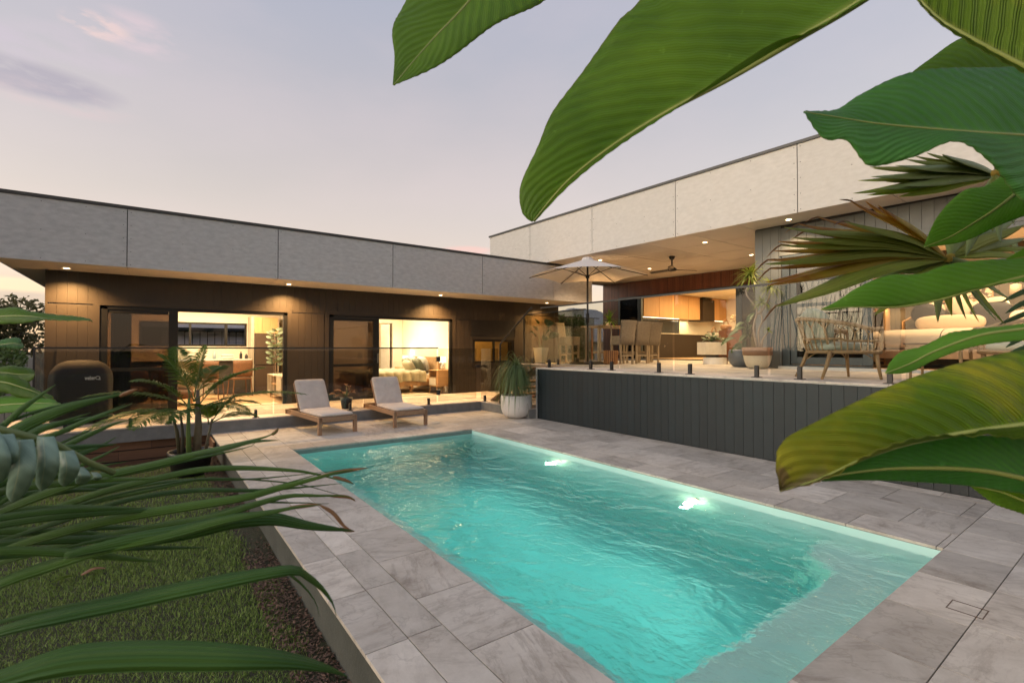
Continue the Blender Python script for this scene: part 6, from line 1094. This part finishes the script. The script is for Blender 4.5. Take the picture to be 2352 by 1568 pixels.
for k in range(30):
    z = .95+.95*k/30; a = k*2.4; d_ = Vector((math.cos(a), math.sin(a), .35)); s = MB(); c_ = Vector((2.62, 14.15, z))+d_*.14; n_ = Vector((math.cos(a)*.5, math.sin(a)*.5-.4, .75)).normalized(); sd = d_.cross(n_).normalized(); ax = d_.normalized(); R8 = [c_+ax*.10*math.cos(q)+sd*.075*math.sin(q) for q in [2*math.pi*j/12 for j in range(12)]]; s.add([c_]+R8, [(0, j+1, (j+1) % 12+1) for j in range(12)], [(.5,.5)]+[(.5+.5*math.cos(2*math.pi*j/12), .5+.48*math.sin(2*math.pi*j/12)) for j in range(12)]); s.build('leaf', SG, ftl, smooth=True, solid=.001)
# monstera and plant in the white tapered pot
mon = [(Vector((7.98+a, 9.62+b_, TZ+z)), Vector((7.98+a*.5, 9.62+b_*.5, TZ+z-.12)), 2.2) for a, b_, z in ((-.28, -.1, 1.12), (.3, -.2, 1.02), (.45, .1, 1.1), (-.1, .2, .95), (.15, -.25, .85), (.55, -.1, .75), (-.35, 0, .8), (.3, .1, .7))]
broadplant('monstera', 'tall broad-leaved plant standing in the white tapered pot', (7.98, 9.62, TZ+.34), mon, BGr)
rosette_t = thing('dragon_plant', 'pale-stemmed spiky plant in the cane basket pot beside the parasol pole', 'plant', (8.85, 8.05, TZ+.3)); s = MB(); s.tube(cr([(8.85, 8.05, TZ+.26), (8.83, 8.03, TZ+.55), (8.88, 8.05, TZ+.8), (8.82, 8.05, TZ+1.02)], 10), .013, 6); s.build('stem', BK, rosette_t, smooth=True); rosette(rosette_t, (8.82, 8.05, TZ+1.03), 60, .34, G1, .022, .2, 3, .5)
# reddish shrub between deck wall and loungers
RL = leafmat('copper_leaf', (.20,.12,.06), (.30,.17,.09), (.35,.2,.12), 6, trans=.3, tcol=(.5,.2,.08))
for i, (x, y, lab) in enumerate(((2.45, 9.35+.45, 'copper-leaved shrub in a small pot behind the left lounger'), (3.15, 9.9, 'smaller copper-leaved shrub right of the first behind the loungers'))):
    bush('copper_shrub', lab, (x, y, .42), (20, 12)[i], .22, .30, .14, RL, 20+i, wf=.5); pot('small_pot', ('small dark pot under the larger copper-leaved shrub', 'small dark pot under the smaller copper-leaved shrub')[i], (x, y, .2), [(0, 0), (.09, 0), (.12, .22), (.11, .22), (.1, .18)], BLK)
# low plants on the lawn behind the palm leaflets
YG = leafmat('yellow_green_leaf', (.14,.19,.02), (.22,.25,.03), (.3,.3,.06), 4, trans=.35)
bush('weed', 'small dark-leaved weed growing against the foot of the pool wall', (.74, 1.78, -.25), 9, .05, .10, .07, BGr, 60)

for k, (px, py, d_, lab) in enumerate(((147, 1330, 3.42, 'curled fallen leaf lying on the lawn, the nearer of the two'), (216, 1309, 3.55, 'fallen brown-green leaf on the lawn, farther from the camera'))):
    q = at(px, py, d_); q.z = -.215; t = thing('fallen_leaf', lab, 'leaf', q, 'fallen leaves on the lawn'); strap(t, [q+Vector((-.07, -.02*k, .0)), q+Vector((0, .01, .022)), q+Vector((.07, .03*(1-k), .004))], .05, (G3, DRY)[k], 12, fold=.2, nrm=Vector((0, 0, 1)), name='blade')
# ================================================================ BEYOND THE HOUSE
def foliage_mat(name, a, b_):
    m, nt, bb, o = new(name); v, _ = coords(nt, False); c = ramp(nt, [(.3, a), (.7, b_)], noise(nt, v, 1.6, 5)).outputs[0]; nt.links.new(c, bb.inputs['Base Color']); bb.inputs['Roughness'].default_value = .6
    tr = N(nt, 'ShaderNodeBsdfTranslucent'); nt.links.new(c, tr.inputs[0]); mx = N(nt, 'ShaderNodeMixShader', i_0=.25); nt.links.new(bb.outputs[0], mx.inputs[1]); nt.links.new(tr.outputs[0], mx.inputs[2]); nt.links.new(mx.outputs[0], o.inputs[0]); return m
TG = foliage_mat('tree_foliage', (.035,.055,.018), (.085,.115,.035))
def tree(lab, x, y, h, cr_, n=5000, leaf=.09, m=None, name='tree', clumps=9, z0=-.6, seed=0, lowf=.3, cat='tree'):
    t = thing(name, lab, cat, (x, y, z0)); r_ = np.random.default_rng(seed+100); rs = random.Random(seed)
    cc = np.array([[x+rs.uniform(-.62, .62)*cr_, y+rs.uniform(-.62, .62)*cr_, z0+h*(lowf+(1-lowf)*rs.uniform(.15, .9))] for _ in range(clumps)]); cs = np.array([cr_*rs.uniform(.28, .5) for _ in range(clumps)])
    s = MB(); s.tube([(x, y, z0), (x+.05*h*rs.uniform(-1, 1), y, z0+h*.4), (x, y, z0+h*.75)], [.05*h**.5*1.6, .04*h**.5, .02], 8)
    for c_ in cc[:6]: s.tube([(x, y, z0+h*.35), tuple(c_)], [.03*h**.5, .01], 5)
    s.build('trunk', mat('tree_bark', (.10,.08,.06), (.06,.05,.04), 10, .9), t)
    k = r_.integers(0, clumps, n); d = r_.normal(0, 1, (n, 3)); d /= np.linalg.norm(d, axis=1)[:, None]; p = cc[k]+d*(cs[k]*r_.uniform(.25, 1.12, n)**.5)[:, None]*[1, 1, .8]
    a = r_.normal(0, 1, (n, 3)); a /= np.linalg.norm(a, axis=1)[:, None]; b_ = np.cross(a, r_.normal(0, 1, (n, 3))); b_ /= np.linalg.norm(b_, axis=1)[:, None]; sz = leaf*r_.uniform(.5, 1.3, n)[:, None]
    v = np.stack([p-a*sz, p+b_*sz*.45, p+a*sz, p-b_*sz*.45], 1); me = bpy.data.meshes.new('crown'); v -= np.array([x, y, z0]); me.vertices.add(n*4); me.vertices.foreach_set('co', v.ravel()); me.loops.add(n*4); me.loops.foreach_set('vertex_index', np.arange(n*4, dtype=np.int32)); me.polygons.add(n); me.polygons.foreach_set('loop_start', np.arange(0, n*4, 4, dtype=np.int32)); me.polygons.foreach_set('loop_total', np.full(n, 4, dtype=np.int32)); me.materials.append(m or TG); me.update(calc_edges=True); o = bpy.data.objects.new('crown', me); C.objects.link(o); o.parent = t; return t
tree('dense dark tree mass at the far left edge beyond the shed roof', -13.5, 30, 3.2, 4.2, 26000, .16, clumps=26, seed=1, lowf=.1)
tree('dark bushy tree left of the house corner beyond the shed', -8.6, 29, 3.0, 3.6, 24000, .15, clumps=24, seed=2, lowf=.1)
tree('lighter airy tree peeping out beside the house corner against the sunset', -4.9, 27, 3.9, 2.0, 4500, .12, foliage_mat('olive_foliage', (.10,.10,.04), (.16,.15,.06)), clumps=12, seed=3, lowf=.2)
tree('pale green young tree in front of the white fence by the house corner', -3.25, 16.5, 2.2, .8, 1800, .06, foliage_mat('young_foliage', (.12,.20,.05), (.2,.28,.09)), clumps=7, seed=4, lowf=.2)
tree('leafy green tree behind the stairs, in the gap between the two wings', 18.3, 19.6, 3.9, 1.5, 12000, .09, foliage_mat('gap_foliage', (.05,.09,.025), (.12,.18,.06)), clumps=16, seed=5, lowf=.1)
for i, (x, y, h, r_) in enumerate(((-9.8, 8.6, 2.6, 1.6), (-10.5, 15.2, 7.2, 2.3), (-11, 19.5, 8, 2.6), (-12.5, 24, 8.5, 3.0))): tree(('bushy tree across the garden, left of the lawn', 'nearest of the tall trees beyond the left edge of the view', 'tall dense tree beyond the left edge, middle of the tall ones', 'tall tree beyond the left edge, farthest down the garden')[i], x, y, h, r_, 6000 if i == 0 else 12000, .08 if i == 0 else .16, clumps=12 if i == 0 else 26, seed=10+i, lowf=.05)
cn = thing('bamboo_clump', 'tall thin bamboo canes in the garden left of the lawn', 'plant', (-9.6, 9, -.6), None); rs = random.Random(9); s = MB(); lf = MB()
for k in range(46):
    x, y = -9.6+rs.uniform(-.8, .8), 8.8+rs.uniform(-2.6, 2.2); h = rs.uniform(3.6, 6.0); lx, ly = rs.uniform(-.5, .5), rs.uniform(-.6, .6); P = [(x+lx*(i/5)**2, y+ly*(i/5)**2, -.6+h*i/5) for i in range(6)]; s.tube(P, .022, 5)
    for j in range(16): i = rs.randint(2, 5); p = Vector(P[i])+Vector((rs.uniform(-.3, .3), rs.uniform(-.3, .3), rs.uniform(-.3, .3))); d_ = Vector((rs.uniform(-1, 1), rs.uniform(-1, 1), rs.uniform(-.8, .2))).normalized()*.12; lf.add([p, p+Vector((.01, .012, 0)), p+d_], [(0, 1, 2)])
s.build('cane', mat('tree_bark', (.1,.08,.06)), cn); lf.build('leaves', TG, cn, kind='stuff')
# neighbour's shed and fence at the left
t = thing('garden_shed', 'pale shed with green-edged low roof beyond the left corner of the house', 'shed', (-9, 22, -.6)); CREAM = mat('cream_boards', (.55,.52,.45), (.48,.45,.40), 3, .8)
bx('wall', CREAM, t, (-12.5, 21, -.6, -5.0, 25, 1.02)); s = MB(); s.add([(-12.9,20.6,1.02),(-4.6,20.6,1.02),(-4.6,23,1.6),(-12.9,23,1.6),(-4.6,25.4,1.02),(-12.9,25.4,1.02)], [(0,1,2,3),(3,2,4,5)]); s.build('roof', mat('pale_steel_roof', (.40,.44,.46), (.32,.36,.38), 4, .5, metal=.3), t, solid=.04); bx('fascia', mat('green_gutter', (.05,.12,.08)), t, (-12.95, 20.52, .96, -4.55, 20.6, 1.06))
x = -12.4
while x < -5: piece('wall_board', (.17, .015, 1.5), (x, 20.985, .2), CREAM, t, .003); x += .19
t = thing('paling_fence', 'white paling fence seen through the gap left of the house corner', 'fence', (-4, 18, -.6))
x = -8.4
while x < -1.9: piece('paling', (.11, .02, 1.75), (x, 18.0, .275), CREAM, t, .002); x += .135
bx('rail', CREAM, t, (-8.4, 18.02, -.2, -1.9, 18.06, -.1), (-8.4, 18.02, .8, -1.9, 18.06, .9))
# neighbour's house seen through the rear window
t = thing('neighbouring_house', 'grey neighbouring house with lined wall and brown roof outside the rear window', 'house', (2, 21, -.6)); NB = mat('grey_boards', (.80,.78,.82), (.72,.70,.74), 3, .8); bx('wall', BLK, t, (-1.0, 20.6, -.6, 7, 24, 2.06))
x = .35
while x < 6: piece('wall_board', (.20, .02, 1.55), (x, 20.58, 1.22), NB, t, .004); x += .225
s = MB(); s.add([(-1.4,20.2,2.10),(7.4,20.2,2.10),(6.4,22.4,2.9),(.6,22.4,2.9)], [(0,1,2,3)]); s.build('roof', mat('brown_roof', (.45,.40,.36)), t, solid=.05); bx('gutter', mat('dark_metal_trim', (.05,.05,.05)), t, (-1.4, 20.1, 2.02, 7.4, 20.2, 2.12))
# tiled roof in the gap between the wings
t = thing('tiled_roof_house', 'neighbouring house with dark tiled hip roof in the gap between the two wings', 'house', (22, 22, -.6)); NBW = mat('cream_boards', (.55,.52,.45)); bx('wall', NBW, t, (19, 20, -.6, 28, 28, 1.9)); RT = mat('dark_roof_tile', (.22,.22,.23), (.34,.33,.32), 8, .7, rand=.3)
a, b_, tp = Vector((18.2, 19.2, 1.75)), Vector((28, 19.2, 1.75)), 0; s = MB()
s.add([(18.2,19.2,1.75),(28.8,19.2,1.75),(24.5,24,4.1),(22.5,24,4.1),(18.2,28.8,1.75)], [(0,1,2,3),(0,3,4)]); s.build('roof', RT, t)
rt = MB()
for r_ in range(22):
    k = r_/22; z = 1.78+2.3*k; y = 19.2+4.7*k; x0_, x1_ = 18.3+4.2*k, 28.7-4.2*k; q = x0_
    while q < x1_: rt.obox((q+.16+.0*r_, y+.1, z+.05), (.29, .25, .035), Matrix.Rotation(R(18), 3, 'X')); q += .31
    x = 18.3+4.2*k; yy = 19.4+4.6*k
    while yy < 28.5-4.3*k: rt.obox((x+.08, yy, z+.05), (.25, .29, .035), Matrix.Rotation(R(-20), 3, 'Y')); yy += .31
rt.build('roof_tiles', RT, t, kind='stuff')
